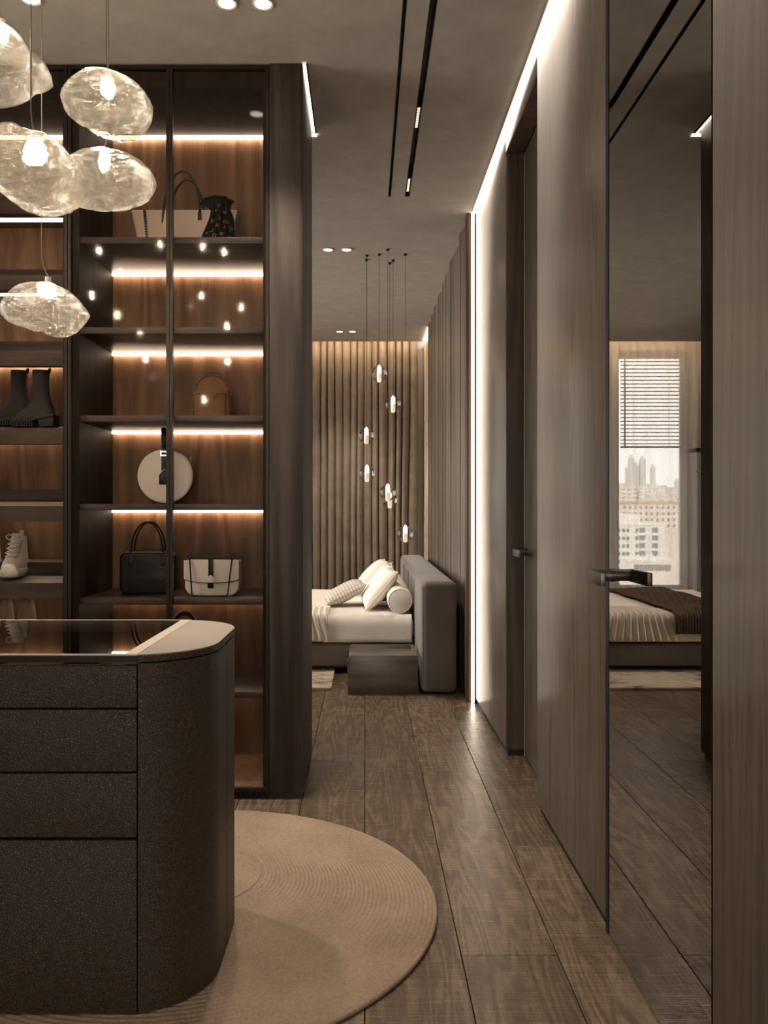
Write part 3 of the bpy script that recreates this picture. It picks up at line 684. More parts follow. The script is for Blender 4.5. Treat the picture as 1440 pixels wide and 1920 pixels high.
M['nude'] = plain('nude_patent', S(214, 190, 164), .3)
def pump(loc, label, rz=0):
    T = thing('pump', label, 'shoe', loc, rz, 'nude heeled pumps'); T.scale = (1.28, 1.1, 1.28)
    rs = []
    n = 14
    for i in range(n + 1):
        t = i / n; y = .105 - .21 * t                      # heel at +y, toe at -y
        base = .085 * (1 - min(1, t / .6)) ** 1.6 + .006
        wd = .016 + .020 * math.sin(min(1, t * 1.15) * PI) ** .7 * (1 - .3 * t) if 0 < t < 1 else .010
        top = base + (.062 * (1 - t / .45) ** 1.4 + .022 if t < .45 else .022 + .012 * math.sin((t - .45) / .55 * PI))
        close = 0 if t < .62 else min(1, (t - .62) / .12)
        rs.append([(-wd * (1 - close * .98), y, top + .008 * close), (-wd, y, (base + top) / 2 + .002), (-wd * .9, y, base + .003), (-wd * .5, y, base), (wd * .5, y, base), (wd * .9, y, base + .003), (wd, y, (base + top) / 2 + .002), (wd * (1 - close * .98), y, top + .008 * close)])
    b = MB(); k = len(rs[0])
    b.add([p for r in rs for p in r], [(i * k + j, i * k + j + 1, (i + 1) * k + j + 1, (i + 1) * k + j) for i in range(n) for j in range(k - 1)] + [tuple(range(k))])
    o = obj('upper', b, M['nude'], T, smooth=True); so = o.modifiers.new('thickness', 'SOLIDIFY'); so.thickness = .002
    obj('insole', MB().grid(lambda u, v: ((v - .5) * .046 * (math.sin((.06 + .8 * u) * PI) ** .5), .098 - .17 * u, .085 * (1 - min(1, (u * .81 + .033) / .6)) ** 1.6 + .0105), 10, 4), plain('insole_beige', S(190, 170, 146), .6), T, smooth=True)
    obj('stiletto', MB().rings([[(r * math.cos(a), yy + r * math.sin(a), z) for a in [q * PI / 5 for q in range(10)]] for z, r, yy in ((0, .0045, .094), (.04, .0055, .096), (.07, .010, .094), (.088, .016, .090))]), M['nude'], T, smooth='auto')
    return T
zs = .575 + .02
x, _, _ = P(50, 1164, 3.7); pump((x, 3.70, zs + .002), 'nude heeled pump on the shoe shelf, the right one', .35)
x, _, _ = P(8, 1164, 3.7); pump((x, 3.70, zs + .002), 'nude heeled pump on the shoe shelf, nearest the frame edge', .35)

# ================================================================== ROUND RUG
T = thing('round_rug', 'round beige braided rug under the leather island', 'rug', (-.565, 2.59, 0))
c0 = Vector((-.015, .186)); R0, R1 = .24, .772; NR = 40; NS = 4; NA = 192
t = NT('braided_jute'); v = t.co(); f = t.noise(v, 130, 2, .6); g = t.noise(v, 5, 3, .5)
p = t.n('ShaderNodeBsdfPrincipled'); t.l(t.ramp(t.math('ADD', t.math('MULTIPLY', f, .55), t.math('MULTIPLY', g, .45)), [(.3, S(140, 120, 100)), (.7, S(178, 157, 134))]), p.inputs['Base Color'])
p.inputs['Roughness'].default_value = .95; p.inputs['Specular IOR Level'].default_value = .1
t.l(t.bump(f, .6, .004), p.inputs['Normal']); M['jute'] = t.done(p.outputs[0])
rs = []
for i in range(NR * NS + 1):
    u = i / (NR * NS); r = R0 + (R1 - R0) * u; c = c0 * (1 - u); z = .0100 + .0035 * abs(math.sin(PI * i / NS))
    rs.append([(c.x + r * math.cos(a), c.y + r * math.sin(a), z) for a in [2 * PI * k / NA for k in range(NA)]])
rs.append([(.775 * math.cos(a), .775 * math.sin(a), .0006) for a in [2 * PI * k / NA for k in range(NA)]])
ro = obj('braided_field', MB().rings(rs, False), M['jute'], T, smooth=True)
obj('edge_binding', MB().tube([(.776 * math.cos(a), .776 * math.sin(a), .0082) for a in [2 * PI * k / 160 for k in range(160)]], .0078, 8, True), M['jute'], T, smooth=True)
obj('ring_cord', MB().tube([(c0.x + .24 * math.cos(a), c0.y + .24 * math.sin(a), .0115) for a in [2 * PI * k / 90 for k in range(90)]], .004, 6, True), M['jute'], T, smooth=True)
def disc(u, v):
    r = .238 * u; a = 2 * PI * v; x, y = r * math.cos(a), r * math.sin(a)
    return (c0.x + x, c0.y + y, .0102 + .003 * abs(math.sin((y * .9 + x * .35) * 260)))
obj('centre_disc', MB().grid(disc, 70, 120), M['jute'], T, smooth=True)

# ================================================================== LEATHER ISLAND
IX0, IX1, IY0, IY1, IR = -1.95, -.375, 2.004, 2.64, .2
T = thing('island', 'brown leather dressing island with rounded end and glass top', 'island', (-1.16, 2.32, .0155))
ox, oy, oz = -1.16, 2.32, .0155
LX = lambda x: x - ox
LY = lambda y: y - oy
ZT = .845 - oz + .0
def arc(cx, cyy, r, a0, a1, n=14): return [(cx + r * math.cos(a0 + (a1 - a0) * k / n), cyy + r * math.sin(a0 + (a1 - a0) * k / n)) for k in range(n + 1)]
SX = -.535
# right end: front and back curved panels, meeting at the seam
g = .0012
fr = [(SX + g, IY0 + .02), (SX + g, IY0)] + [(-.575 + .2 * math.sin(t), IY0 + .2 - .2 * math.cos(t)) for t in [.21 + k * (PI / 2 - .21) / 16 for k in range(17)]] + [(IX1, 2.32 - g), (IX1 - .02, 2.32 - g)] + [(-.575 + .18 * math.sin(t), IY0 + .2 - .18 * math.cos(t)) for t in [PI / 2 - k * (PI / 2 - .24) / 16 for k in range(17)]]
loc = lambda pts: [(LX(a), LY(b)) for a, b in pts]
mir = lambda pts: [(a, 2 * 2.322 - b) for a, b in pts]
mirx = lambda pts: [(2 * (-1.1625) - a, b) for a, b in pts]
for q, nm in ((fr, 'curved_panel'), (mir(fr), 'curved_panel'), (mirx(fr), 'curved_panel'), (mir(mirx(fr)), 'curved_panel')):
    obj(nm, MB().prism(loc(q), 0, .838 - oz, 'Z'), M['leather'], T, smooth='auto')
# drawers
for z0, z1 in ((.0155, .4235), (.4305, .5805), (.585, .7305), (.735, .834)):
    obj('drawer_front', MB().box(LX(-1.789), LX(SX - g), LY(IY0), LY(IY0 + .02), z0 - oz, z1 - oz), M['leather'], T, .0015)
for z0, z1 in ((.0155, .4235), (.4305, .5805), (.585, .7305), (.735, .834)):
    obj('drawer_front', MB().box(LX(-1.789), LX(SX - g), LY(IY1 - .02), LY(IY1), z0 - oz, z1 - oz), M['leather'], T, .0015)
obj('carcass', MB().box(LX(-1.77), LX(-.56), LY(IY0 + .022), LY(IY1 - .022), .002, .73 - oz), M['black'], T)
# display tray under the glass
M['felt'] = fabric('tray_felt', S(52, 42, 35), S(62, 51, 43), 300, .95, .2)
obj('tray', MB().box(LX(-1.77), LX(-.545), LY(IY0 + .024), LY(IY1 - .024), .7305 - oz, .745 - oz), M['felt'], T)
for xx in (-.80, -1.08, -1.36, -1.62):
    obj('tray_divider', MB().box(LX(xx), LX(xx + .012), LY(IY0 + .03), LY(IY1 - .03), .745 - oz, .80 - oz), M['felt'], T)
# top slab ends and glass frame
def topend(flip):
    pts = [(SX, IY0)] + [(-.575 + .2 * math.sin(t), IY0 + .2 - .2 * math.cos(t)) for t in [.21 + k * (PI / 2 - .21) / 20 for k in range(21)]]
    pts += [(-.575 + .2 * math.cos(t), IY1 - .2 + .2 * math.sin(t)) for t in [k * (PI / 2 - .21) / 20 for k in range(21)]] + [(SX, IY1)]
    if flip: pts = mirx(pts)
    return loc(pts)
for fl_ in (False, True):
    obj('top_edge', MB().prism(topend(fl_), .8415 - oz, .8565 - oz, 'Z'), M['leather'], T, smooth='auto')
    o = obj('top_inlay', MB().prism(topend(fl_), .8566 - oz, .860 - oz, 'Z'), M['leathertop'], T, .001, 1)
fb = MB().box(LX(-1.79), LX(SX - .0005), LY(IY0), LY(IY0 + .012), .842 - oz, .8575 - oz)
obj('front_fascia', fb, M['darkbrown'], T)
fm = MB().box(LX(-1.79), LX(SX - .0005), LY(IY0), LY(IY0 + .010), .8576 - oz, .8605 - oz).box(LX(-1.79), LX(SX - .0005), LY(IY1 - .010), LY(IY1), .842 - oz, .8605 - oz)
fm.box(LX(-.566), LX(SX - .0005), LY(IY0 + .0102), LY(IY1 - .0102), .846 - oz, .8605 - oz).box(LX(-1.79), LX(-1.759), LY(IY0 + .0102), LY(IY1 - .0102), .846 - oz, .8605 - oz)
obj('metal_frame', fm, M['steel'], T)
obj('glass_top', MB().box(LX(-1.7588), LX(-.5662), LY(IY0 + .0104), LY(IY1 - .0104), .854 - oz, .860 - oz), M['topglass'], T)
# folded cloth and jewellery boxes in the tray
def folded(u, v): return ((u - .5) * .16, (v - .5) * .2, .004 + .012 * math.sin(u * PI) ** .5 * math.sin(v * PI) ** .5 + .006 * noise.noise((u * 4, v * 5, 1)))
o = obj('folded_scarf', MB().grid(folded, 24, 24), M['white_linen'], smooth=True, loc=(-1.30, 2.30, .7465)); o.modifiers.new('t', 'SOLIDIFY').thickness = .003
tag(o, 'cream folded scarf in the tray under the island glass', 'scarf')
def watch(loc, label):
    T2 = thing('watch', label, 'watch', loc, .3, 'watches in the glass tray')
    obj('cushion', MB().box(-.03, .03, -.04, .04, 0, .03), M['bagcream'], T2, .01, 3)
    obj('band', MB().tube([(0, .042 * math.cos(a), .016 + .024 * math.sin(a)) for a in [k * 2 * PI / 20 for k in range(20)]], .003, 6, True), M['bagblack'], T2, smooth=True)
    obj('dial', MB().lathe([(.0005, .043), (.015, .043), (.017, .040), (.017, .035), (.0005, .035)], n=20), M['chrome'], T2, smooth='auto')
watch((-.93, 2.2, .7455), 'wristwatch on a cream cushion in the island tray, left')
watch((-.70, 2.3, .7455), 'wristwatch on a cream cushion in the island tray, right')

# ================================================================== GLASS PENDANTS
t = NT('rippled_blown_glass'); v = t.co((1, 1, 4.5))
wv = t.noise(v, 34, 4, .6, 1.2); fi = t.noise(v, 110, 2, .5, .4); lo = t.noise(t.co((1, 1, 1.6)), 12, 2, .5)
h = t.math('ADD', t.math('MULTIPLY', wv, 1.0), t.math('ADD', t.math('MULTIPLY', fi, .3), t.math('MULTIPLY', lo, 2.2)))
bn = t.bump(h, .7, .02)
tr = t.n('ShaderNodeBsdfTransparent', Color=(.84, .80, .73, 1)); rf = t.n('ShaderNodeBsdfRefraction', Color=(.9, .85, .77, 1), Roughness=.03, IOR=1.14)
tl = t.n('ShaderNodeBsdfTranslucent', Color=(.12, .108, .088, 1)); gl = t.n('ShaderNodeBsdfGlossy', Color=(1, 1, 1, 1), Roughness=.1)
for q in (rf, tl, gl): t.l(bn, q.inputs['Normal'])
m1 = t.n('ShaderNodeMixShader'); m1.inputs[0].default_value = .38; t.l(tr.outputs[0], m1.inputs[1]); t.l(rf.outputs[0], m1.inputs[2])
m2 = t.n('ShaderNodeMixShader'); t.l(t.math('MULTIPLY', t.ramp(t.math('ADD', t.math('MULTIPLY', wv, .7), t.math('MULTIPLY', fi, .3)), [(.44, (0, 0, 0, 1)), (.6, (1, 1, 1, 1))]), .42), m2.inputs[0]); t.l(m1.outputs[0], m2.inputs[1]); t.l(tl.outputs[0], m2.inputs[2])
lw_ = t.n('ShaderNodeLayerWeight', Blend=.4); t.l(bn, lw_.inputs['Normal'])
m3 = t.n('ShaderNodeMixShader'); t.l(t.math('MULTIPLY_ADD', lw_.outputs['Fresnel'], .5, .05), m3.inputs[0]); t.l(m2.outputs[0], m3.inputs[1]); t.l(gl.outputs[0], m3.inputs[2])
M['rock'] = t.done(m3.outputs[0])
M['bulb'] = emit('pendant_bulb', (1, .86, .66, 1), 360)
M['cord'] = plain('cord', S(96, 84, 70), .5, .5)

def rock_mesh(outline, cx, cz, s, dep, seed, nt=200, npn=110):
    A = sorted([(math.atan2(-(y - cz), x - cx), math.hypot(x - cx, y - cz) / s) for x, y in outline])
    def rad(a):
        a = (a + PI) % (2 * PI) - PI
        L = [(A[-1][0] - 2 * PI, A[-1][1])] + A + [(A[0][0] + 2 * PI, A[0][1])]
        for (a0, r0), (a1, r1) in zip(L[:-1], L[1:]):
            if a0 <= a <= a1: q = (a - a0) / max(1e-6, a1 - a0); return r0 + (r1 - r0) * q
        return A[0][1]
    R_ = [rad(2 * PI * k / nt) for k in range(nt)]
    rs = []
    for i in range(1, npn):
        ph = -PI / 2 + PI * i / npn; ring = []
        for k in range(nt):
            a = 2 * PI * k / nt; q = math.cos(ph) ** .85
            n1 = noise.noise((math.cos(a) * 1.6 * q + seed, math.sin(a) * 1.6 * q, math.sin(ph) * 1.6)) * .22 * (1 - q ** 6)
            x = R_[k] * q * math.cos(a) ; z = R_[k] * q * math.sin(a); y = dep * math.sin(ph) * (1 + n1 * 1.5)
            n2 = noise.noise((x * 9 + seed * 3, y * 9, z * 9)) * .10 * (1 - q ** 8) + (noise.noise((x * 22 + 3 * seed, y * 30, z * 95 + 4 * noise.noise((x * 14, y * 14, seed)))) * .016 + noise.noise((x * 60, y * 60, z * 200 + seed)) * .006) * (1 - q ** 20 * .6)
            e = 1 + n1 * .3 + n2
            ring.append((x * e, y * (1 + n2), z * e))
        rs.append(ring)
    return MB().rings(rs).mesh('glass_shade', 0, 2, True)
def pendant(d, outline, cpx, bulb, wire_px, label, seed):
    s = 1600 / d; X, Y, Z = P(cpx[0], cpx[1], d)
    T = thing('glass_pendant', label, 'pendant lamp', (X, Y, Z), 0, 'rippled glass cloud pendants above the island')
    obj('glass_shade', rock_mesh(outline, cpx[0], cpx[1], s, .085, seed), M['rock'], T)
    bx, bz = (bulb[0] - cpx[0]) / s, -(bulb[1] - cpx[1]) / s
    wx = (wire_px - cpx[0]) / s
    obj('bulb', MB().lathe([(.0005, -.014), (.006, -.012), (.0095, -.005), (.0095, .004), (.007, .014), (.006, .022), (.0005, .022)], (bx, 0, bz), 16), M['bulb'], T, smooth=True)
    obj('socket', MB().lathe([(.0005, .022), (.008, .022), (.008, .045), (.0005, .047)], (bx, 0, bz), 14), M['steel'], T, smooth='auto')
    top = CEIL - Z
    obj('cord', MB().tube([(bx, 0, bz + .046), ((bx * .3 + wx * .7), 0, bz + .075), (wx, 0, bz + .11), (wx, 0, top - .004)], .0016, 6), M['cord'], T)
    obj('canopy', MB().lathe([(.0005, top - .0005), (.022, top - .0005), (.022, top - .012), (.004, top - .018), (.0005, top - .018)], (wx, 0, 0), 20), M['steel'], T, smooth='auto')
    return T
r1 = [(115,183),(137,154),(160,142),(196,135),(233,144),(262,162),(276,180),(286,200),(283,222),(275,237),(246,260),(225,263),(200,255),(158,233),(125,212)]
r2 = [(0,240),(19,235),(36,237),(48,245),(65,250),(84,251),(105,263),(122,278),(132,296),(146,317),(158,337),(156,358),(141,384),(120,396),(103,402),(79,404),(55,398),(29,381),(7,365),(-10,350),(-20,310),(-16,270)]
r3 = [(132,294),(179,284),(217,287),(254,298),(275,312),(288,329),(293,346),(279,371),(246,385),(200,390),(167,390),(138,383),(118,365),(110,335),(116,310)]
r4 = [(0,581),(10,564),(31,542),(60,533),(79,532),(113,538),(134,550),(153,571),(165,586),(158,602),(141,622),(120,631),(101,631),(77,619),(43,612),(14,602),(2,588)]
r5 = [(0,44),(25,56),(46,81),(60,104),(79,112),(90,129),(97,154),(83,162),(62,167),(50,181),(25,194),(0,195),(-40,185),(-75,150),(-80,100),(-50,60),(-25,46)]
q1 = pendant(2.30, r1, (200, 200), (203, 170), 199, 'rippled glass pendant hanging highest fully in view, before the wardrobe frame', 1)
q2 = pendant(2.08, r2, (70, 322), (66, 290), 58, 'largest rippled glass pendant, nearest the camera, overlapping another', 2)
q3 = pendant(2.45, r3, (203, 338), (196, 308), 203, 'wide oval glass pendant partly behind the largest one', 3)
q4 = pendant(2.38, r4, (84, 580), (90, 550), 78, 'lowest flat glass pendant hanging alone above the island', 4)
q5 = pendant(2.20, r5, (8, 122), (4, 70), -6, 'rippled glass pendant cut by the left edge at the top', 5)
# further pendants of the same cluster, outside the frame but mirrored in the cabinet glass
DOTS = [(185, 470, 2.4), (300, 458, 1.95), (380, 461, 1.7), (222, 505, 1.65), (420, 472, 2.05), (172, 553, 2.45), (358, 573, 1.9), (220, 590, 1.95), (261, 620, 1.65), (273, 672, 2.35), (285, 705, 1.95)]
src = [q1, q3, q4]
for k, (dx, dy, dd) in enumerate(DOTS):
    vd = 2 * 3.538 - dd; X, _, Z = P(dx, dy, vd)
    s0 = src[k % 3]; bul = [c for c in s0.children if c.name.startswith('bulb')][0]
    bc = sum((Vector(vv.co) for vv in bul.data.vertices), Vector()) / len(bul.data.vertices)
    r = s0.copy(); COL.objects.link(r); r.location = (X - bc.x, dd, Z - bc.z); r['label'] = 'glass pendant of the cluster, seen only mirrored in the cabinet doors'
    for ch in s0.children:
        if ch.name.startswith(('cord', 'canopy')): continue
        c = ch.copy(); COL.objects.link(c); c.parent = r
    top = CEIL - r.location.z
    obj('cord', MB().tube([(bc.x, 0, bc.z + .046), (bc.x, 0, top - .004)], .0016, 6), M['cord'], r)
    obj('canopy', MB().lathe([(.0005, top - .0005), (.022, top - .0005), (.022, top - .012), (.004, top - .018), (.0005, top - .018)], (bc.x, 0, 0), 20), M['steel'], r, smooth='auto')

# ================================================================== BEDROOM
# drape
def drape(u, v):
    x = -1.22 + 1.80 * u; z = .012 + 3.28 * v
    ph = x * 2 * PI / .084 + 2.6 * noise.noise((x * 3.1, z * .18, 4)) + 1.3 * noise.noise((x * 8, z * .12, 9))
    f = abs(math.sin(ph / 2)) ** .33
    amp = .10 * (.8 + .5 * noise.noise((x * 5, z * .25, 2)))
    xs = x + .018 * noise.noise((x * 2, z * .5, 6)) * (1 - v) - .03 * max(0, u - .93) / .07 * math.sin(v * PI) * -1
    return (min(xs, .60), 9.61 - amp * f, z)
T = thing('drape', 'heavy taupe linen drape hanging floor to ceiling behind the bed', 'curtain', (0, 0, 0))
obj('pleated_cloth', MB().grid(drape, 640, 24), M['drape'], T, smooth=True)
obj('curtain_rail', MB().box(-2.45, .62, 9.56, 9.59, 3.30, 3.32), M['steel'], T)
# sheer
t = NT('sheer_voile'); v = t.co((22, 22, .15)); f = t.noise(v, 1, 1)
trn = t.n('ShaderNodeBsdfTransparent', Color=(1, 1, 1, 1)); tls = t.n('ShaderNodeBsdfTranslucent', Color=(.97, .95, .92, 1)); dfs = t.n('ShaderNodeBsdfDiffuse', Color=(.85, .8, .74, 1))
ma = t.n('ShaderNodeMixShader'); ma.inputs[0].default_value = .4; t.l(tls.outputs[0], ma.inputs[1]); t.l(dfs.outputs[0], ma.inputs[2])
mb_ = t.n('ShaderNodeMixShader'); t.l(t.math('MULTIPLY_ADD', f,   .30, .36), mb_.inputs[0]); t.l(trn.outputs[0], mb_.inputs[1]); t.l(ma.outputs[0], mb_.inputs[2])
M['sheer'] = t.done(mb_.outputs[0])
def sheer(u, v):
    x = -2.44 + 1.20 * u; z = .012 + 3.27 * v
    ph = x * 2 * PI / .11 + 1.2 * noise.noise((x * 3, z * .2, 14))
    return (x + .010 * math.cos(ph), 9.655 + .022 * math.sin(ph), z)
o = obj('sheer_curtain', MB().grid(sheer, 180, 10), M['sheer'], smooth=True); tag(o, 'white sheer curtain veiling the bedroom window', 'curtain')
# venetian blinds
M['slat'] = plain('blind_slat', S(220, 212, 202), .5)
for n, ((a, b), zb, lab) in enumerate((((-2.30, -1.60), 1.92, 'white venetian blind half lowered over the sheer-veiled window'), (W2, 2.36, 'shorter white venetian blind on the window beside the drape'))):
    T = thing('venetian_blind', lab, 'blind', ((a + b) / 2, FAR + .21, zb))
    hw = (b - a) / 2 - .004
    obj('head_rail', MB().box(-hw, hw, -.02, .02, 2.99 - zb, 3.03 - zb), M['slat'], T, .003)
    sm = MB().add([(-hw, -.018, .003), (hw, -.018, .003), (hw, 0, .0055), (-hw, 0, .0055), (hw, .018, -.003), (-hw, .018, -.003), (-hw, -.018, .0005), (hw, -.018, .0005), (hw, 0, .003), (-hw, 0, .003), (hw, .018, -.0055), (-hw, .018, -.0055)],
        [(0, 1, 2, 3), (3, 2, 4, 5), (9, 8, 7, 6), (11, 10, 8, 9), (0, 6, 7, 1), (4, 10, 11, 5), (0, 3, 9, 6), (3, 5, 11, 9), (1, 7, 8, 2), (2, 8, 10, 4)]).mesh('slat')
    sm.materials.append(M['slat']); z = .05
    while z < 2.98 - zb: obj('slat', sm, None, T, loc=(0, 0, z)); z += .0435
    obj('bottom_rail', MB().box(-hw, hw, -.018, .018, 0, .022), plain('blind_rail', S(120, 110, 100), .5), T, .003)
    for x in (-hw * .6, hw * .6): obj('cord', MB().box(x - .0012, x + .0012, -.021, -.019, .02, 2.99 - zb), M['slat'], T)
    if n == 0: obj('side_tape', MB().box(hw - .05, hw - .032, -.0235, -.0215, .02, 2.99 - zb), plain('blind_tape', S(96, 86, 78), .8), T)

# headboard, base, mattress
HX0, HX1, HY0, HY1 = .366, .598, 5.53, 8.8
T = thing('bed', 'low upholstered bed with wide grey-brown velvet headboard', 'bed', (-.69, 7.17, 0))
bx, by = -.69, 7.17
def rbox(x0, x1, y0, y1, z0, z1): return MB().box(x0 - bx, x1 - bx, y0 - by, y1 - by, z0, z1)
hb = obj('headboard', rbox(HX0, HX1, HY0, HY1, .012, .737), M['velvet'], T, .042, 5)
for yy in (6.3, 7.17, 8.04):
    obj('headboard_tuft', MB().tube([(HX0 - .0005 - bx, yy - by, .06), (HX0 - .0005 - bx, yy - by, .69)], .003, 6), M['black'], hb)
sm_ = MB().tube([(HX0 + .012 - bx, HY0 + .012 - by, .05), (HX0 + .012 - bx, HY0 + .012 - by, .70)], .0025, 6)
obj('piping', sm_, M['velvet'], hb, smooth=True)
obj('bed_base', rbox(-1.78, .364, 6.24, 8.1, .055, .227), M['bedbase'], T, .02, 3)
obj('plinth', rbox(-1.65, .30, 6.36, 7.98, .0225, .056), M['black'], T)
obj('mattress', rbox(-1.72, .362, 6.27, 8.07, .228, .412), M['white_linen'], T, .06, 5)
# fitted sheet / cover over the head end with soft wrinkled drop
def cover(x0, x1, drop, seed, zt=.484, pleat=0.0, yfront=6.24, yend=8.02, fan=None):
    def fn(u, v):
        x = x0 + (x1 - x0) * u
        L1 = drop; L = L1 + (yend - yfront)
        s = v * L
        r = .06
        if s < L1 - r:      # hanging side
            hh = s; y = yfront - .012; z = zt - L1 + s; k = 1 - s / (L1 - r)
        elif s < L1 + r * .57:
            a = (s - (L1 - r)) / (r * 1.57) * PI / 2; y = yfront - .012 + r * (1 - math.cos(a)); z = zt - r + r * math.sin(a); k = 0
        else: y = yfront - .012 + r + (s - (L1 + r * .57)); z = zt; k = 0
        w = noise.noise((x * 3 + seed, y * 3, z * 3))
        z += .012 * w if s > L1 else 0
        if pleat and fan:
            c = fan; ang = (x - c) / .45; spread = 1 + .9 * (max(0, zt - z) * 2)
            env = max(0, 1 - abs(x - c) / .42) ** .5
            ph = (x - c) / spread * 2 * PI / .042 + 1.5 * noise.noise((x * 4, 0, seed))
            side = min(1, max(0, (s - 0) / .02)) if s < L1 + .22 else max(0, 1 - (s - L1 - .22) / .2)
            amp = pleat * env * side
            y -= amp * (.5 + .5 * math.sin(ph)) if s < L1 else 0
            z += amp * .9 * (.5 + .5 * math.sin(ph)) if s >= L1 - r else 0
        elif s < L1: y -= .008 * (.5 + .5 * math.sin(x * 21 + seed + 2 * w)) * k
        return (x, y, z)
    return fn
o = obj('bed_sheet', MB().grid(cover(-.30, .345, .19, 3, .424), 60, 70), M['white_linen'], smooth=True)
tag(o, 'white sheet covering the head end of the bed', 'sheet'); o.modifiers.new('t', 'SOLIDIFY').thickness = .006
o = obj('duvet', MB().grid(cover(-1.70, -.27, .205, 8, .446, .030, 6.222, 8.0, -.56), 340, 90), M['duvet'], smooth=True)
tag(o, 'cream duvet draped in pleats over the bed side', 'duvet'); o.modifiers.new('t', 'SOLIDIFY').thickness = .008
# knitted throw
def throw(u, v):
    x, y, z = cover(-1.42, -.87, .165, 8, .466, 0, 6.190, 8.0)(u, v)
    rib = .009 * abs(math.sin(x * PI / .021)); tw = .003 * math.sin(y * 190 + math.floor(x / .021) * 2 + z * 190)
    if y < 6.22: return (x, y - rib - tw, z)
    return (x, y, z + rib + tw)
o = obj('knitted_throw', MB().grid(throw, 210, 130), fabric('throw_knit', S(70, 56, 44), S(112, 93, 75), 160, .95, .4, 30), smooth=True)
tag(o, 'dark brown ribbed knitted throw across the bed foot', 'throw blanket'); o.modifiers.new('t', 'SOLIDIFY').thickness = .006

# pillows
def pillow_mesh(hw, hh, th, e=3.2, n=26, seed=0):
    def side(sg):
        def fn(u, v):
            a, b = u * 2 - 1, v * 2 - 1
            k = max(0, (1 - abs(a) ** e)) * max(0, (1 - abs(b) ** e)); q = 1 - .06 * (1 - abs(a) ** 2) * abs(b) ** 4
            p_ = 1 - .06 * (1 - abs(b) ** 2) * abs(a) ** 4
            return (a * hw * p_, sg * th * k ** .55 * (1 + .12 * noise.noise((a * 2 + seed, b * 2, sg))), b * hh * q)
        return fn
    m = MB().grid(side(1), n, n).grid(side(-1), n, n); return m
def pillow(name, loc, rot, hw, hh, th, mat, label, seed):
    me = pillow_mesh(hw, hh, th, seed=seed).mesh(name, 0, 2, True)
    bm = bmesh.new(); bm.from_mesh(me); bmesh.ops.remove_doubles(bm, verts=bm.verts, dist=.0008); bmesh.ops.recalc_face_normals(bm, faces=bm.faces); bm.to_mesh(me); bm.free()
    T = thing(name, label, 'pillow', loc, 0, 'pillows on the bed'); T.rotation_euler = rot
    obj('cover', me, mat, T)
    pts = []
    for (a0, b0, a1, b1) in ((-1, -1, 1, -1), (1, -1, 1, 1), (1, 1, -1, 1), (-1, 1, -1, -1)):
        for k in range(10):
            a = a0 + (a1 - a0) * k / 10; b = b0 + (b1 - b0) * k / 10
            pts.append((a * hw * (1 - .06 * (1 - b * b) * abs(a) ** 4), 0, b * hh * (1 - .06 * (1 - a * a) * abs(b) ** 4)))
    obj('piping', MB().tube(pts, .004, 6, True), mat, T, smooth=True)
    return T
def tilt(a, rz=0): return (Matrix.Rotation(rz, 3, 'Z') @ Matrix.Rotation(a, 3, 'Y') @ Matrix.Rotation(PI / 2, 3, 'Z')).to_euler()
pillow('pillow', (.115, 6.80, .580), tilt(.71, .05), .30, .19, .07, M['white_linen'], 'large white pillow nearest the camera leaning by the bolster', 1)
pillow('pillow', (.120, 7.43, .580), tilt(.68, -.04), .30, .19, .07, M['white_linen'], 'white pillow behind the nearest large one', 2)
pillow('pillow', (.06, 7.85, .590), tilt(.75, .05), .20, .20, .07, M['white_linen'], 'white pillow farthest from the camera on the bed', 5)
t = NT('checked_linen'); v = t.co(); sp = t.n('ShaderNodeSeparateXYZ'); t.l(v, sp.inputs[0])
gx = t.math('PINGPONG', sp.outputs['X'], .0125); gz = t.math('PINGPONG', sp.outputs['Z'], .0125)
ln = t.math('MAXIMUM', t.math('GREATER_THAN', gx, .0098), t.math('GREATER_THAN', gz, .0098))
p = t.n('ShaderNodeBsdfPrincipled'); t.l(t.ramp(ln, [(0, S(206, 196, 184)), (1, S(150, 138, 126))]), p.inputs['Base Color']); p.inputs['Roughness'].default_value = .9
M['check'] = t.done(p.outputs[0])
pillow('pillow', (-.165, 6.98, .527), tilt(1.12, .1), .22, .175, .062, M['check'], 'small checked grey-white cushion lying before the pillows', 3)
T = thing('bolster', 'white cylindrical bolster cushion against the headboard', 'bolster', (.262, 7.1, .527), 0)
bo = MB().lathe([(.001, -.80), (.07, -.80), (.088, -.79), (.094, -.77), (.095, 0), (.094, .77), (.088, .79), (.07, .80), (.001, .80)], (0, 0, 0), 40, 'Y')
obj('cover', bo, M['white_linen'], T, smooth=True)
for yy in (-.793, .793): obj('piping', MB().tube([(.086 * math.cos(a), yy, .086 * math.sin(a)) for a in [k * 2 * PI / 36 for k in range(36)]], .004, 6, True), M['white_linen'], T, smooth=True)

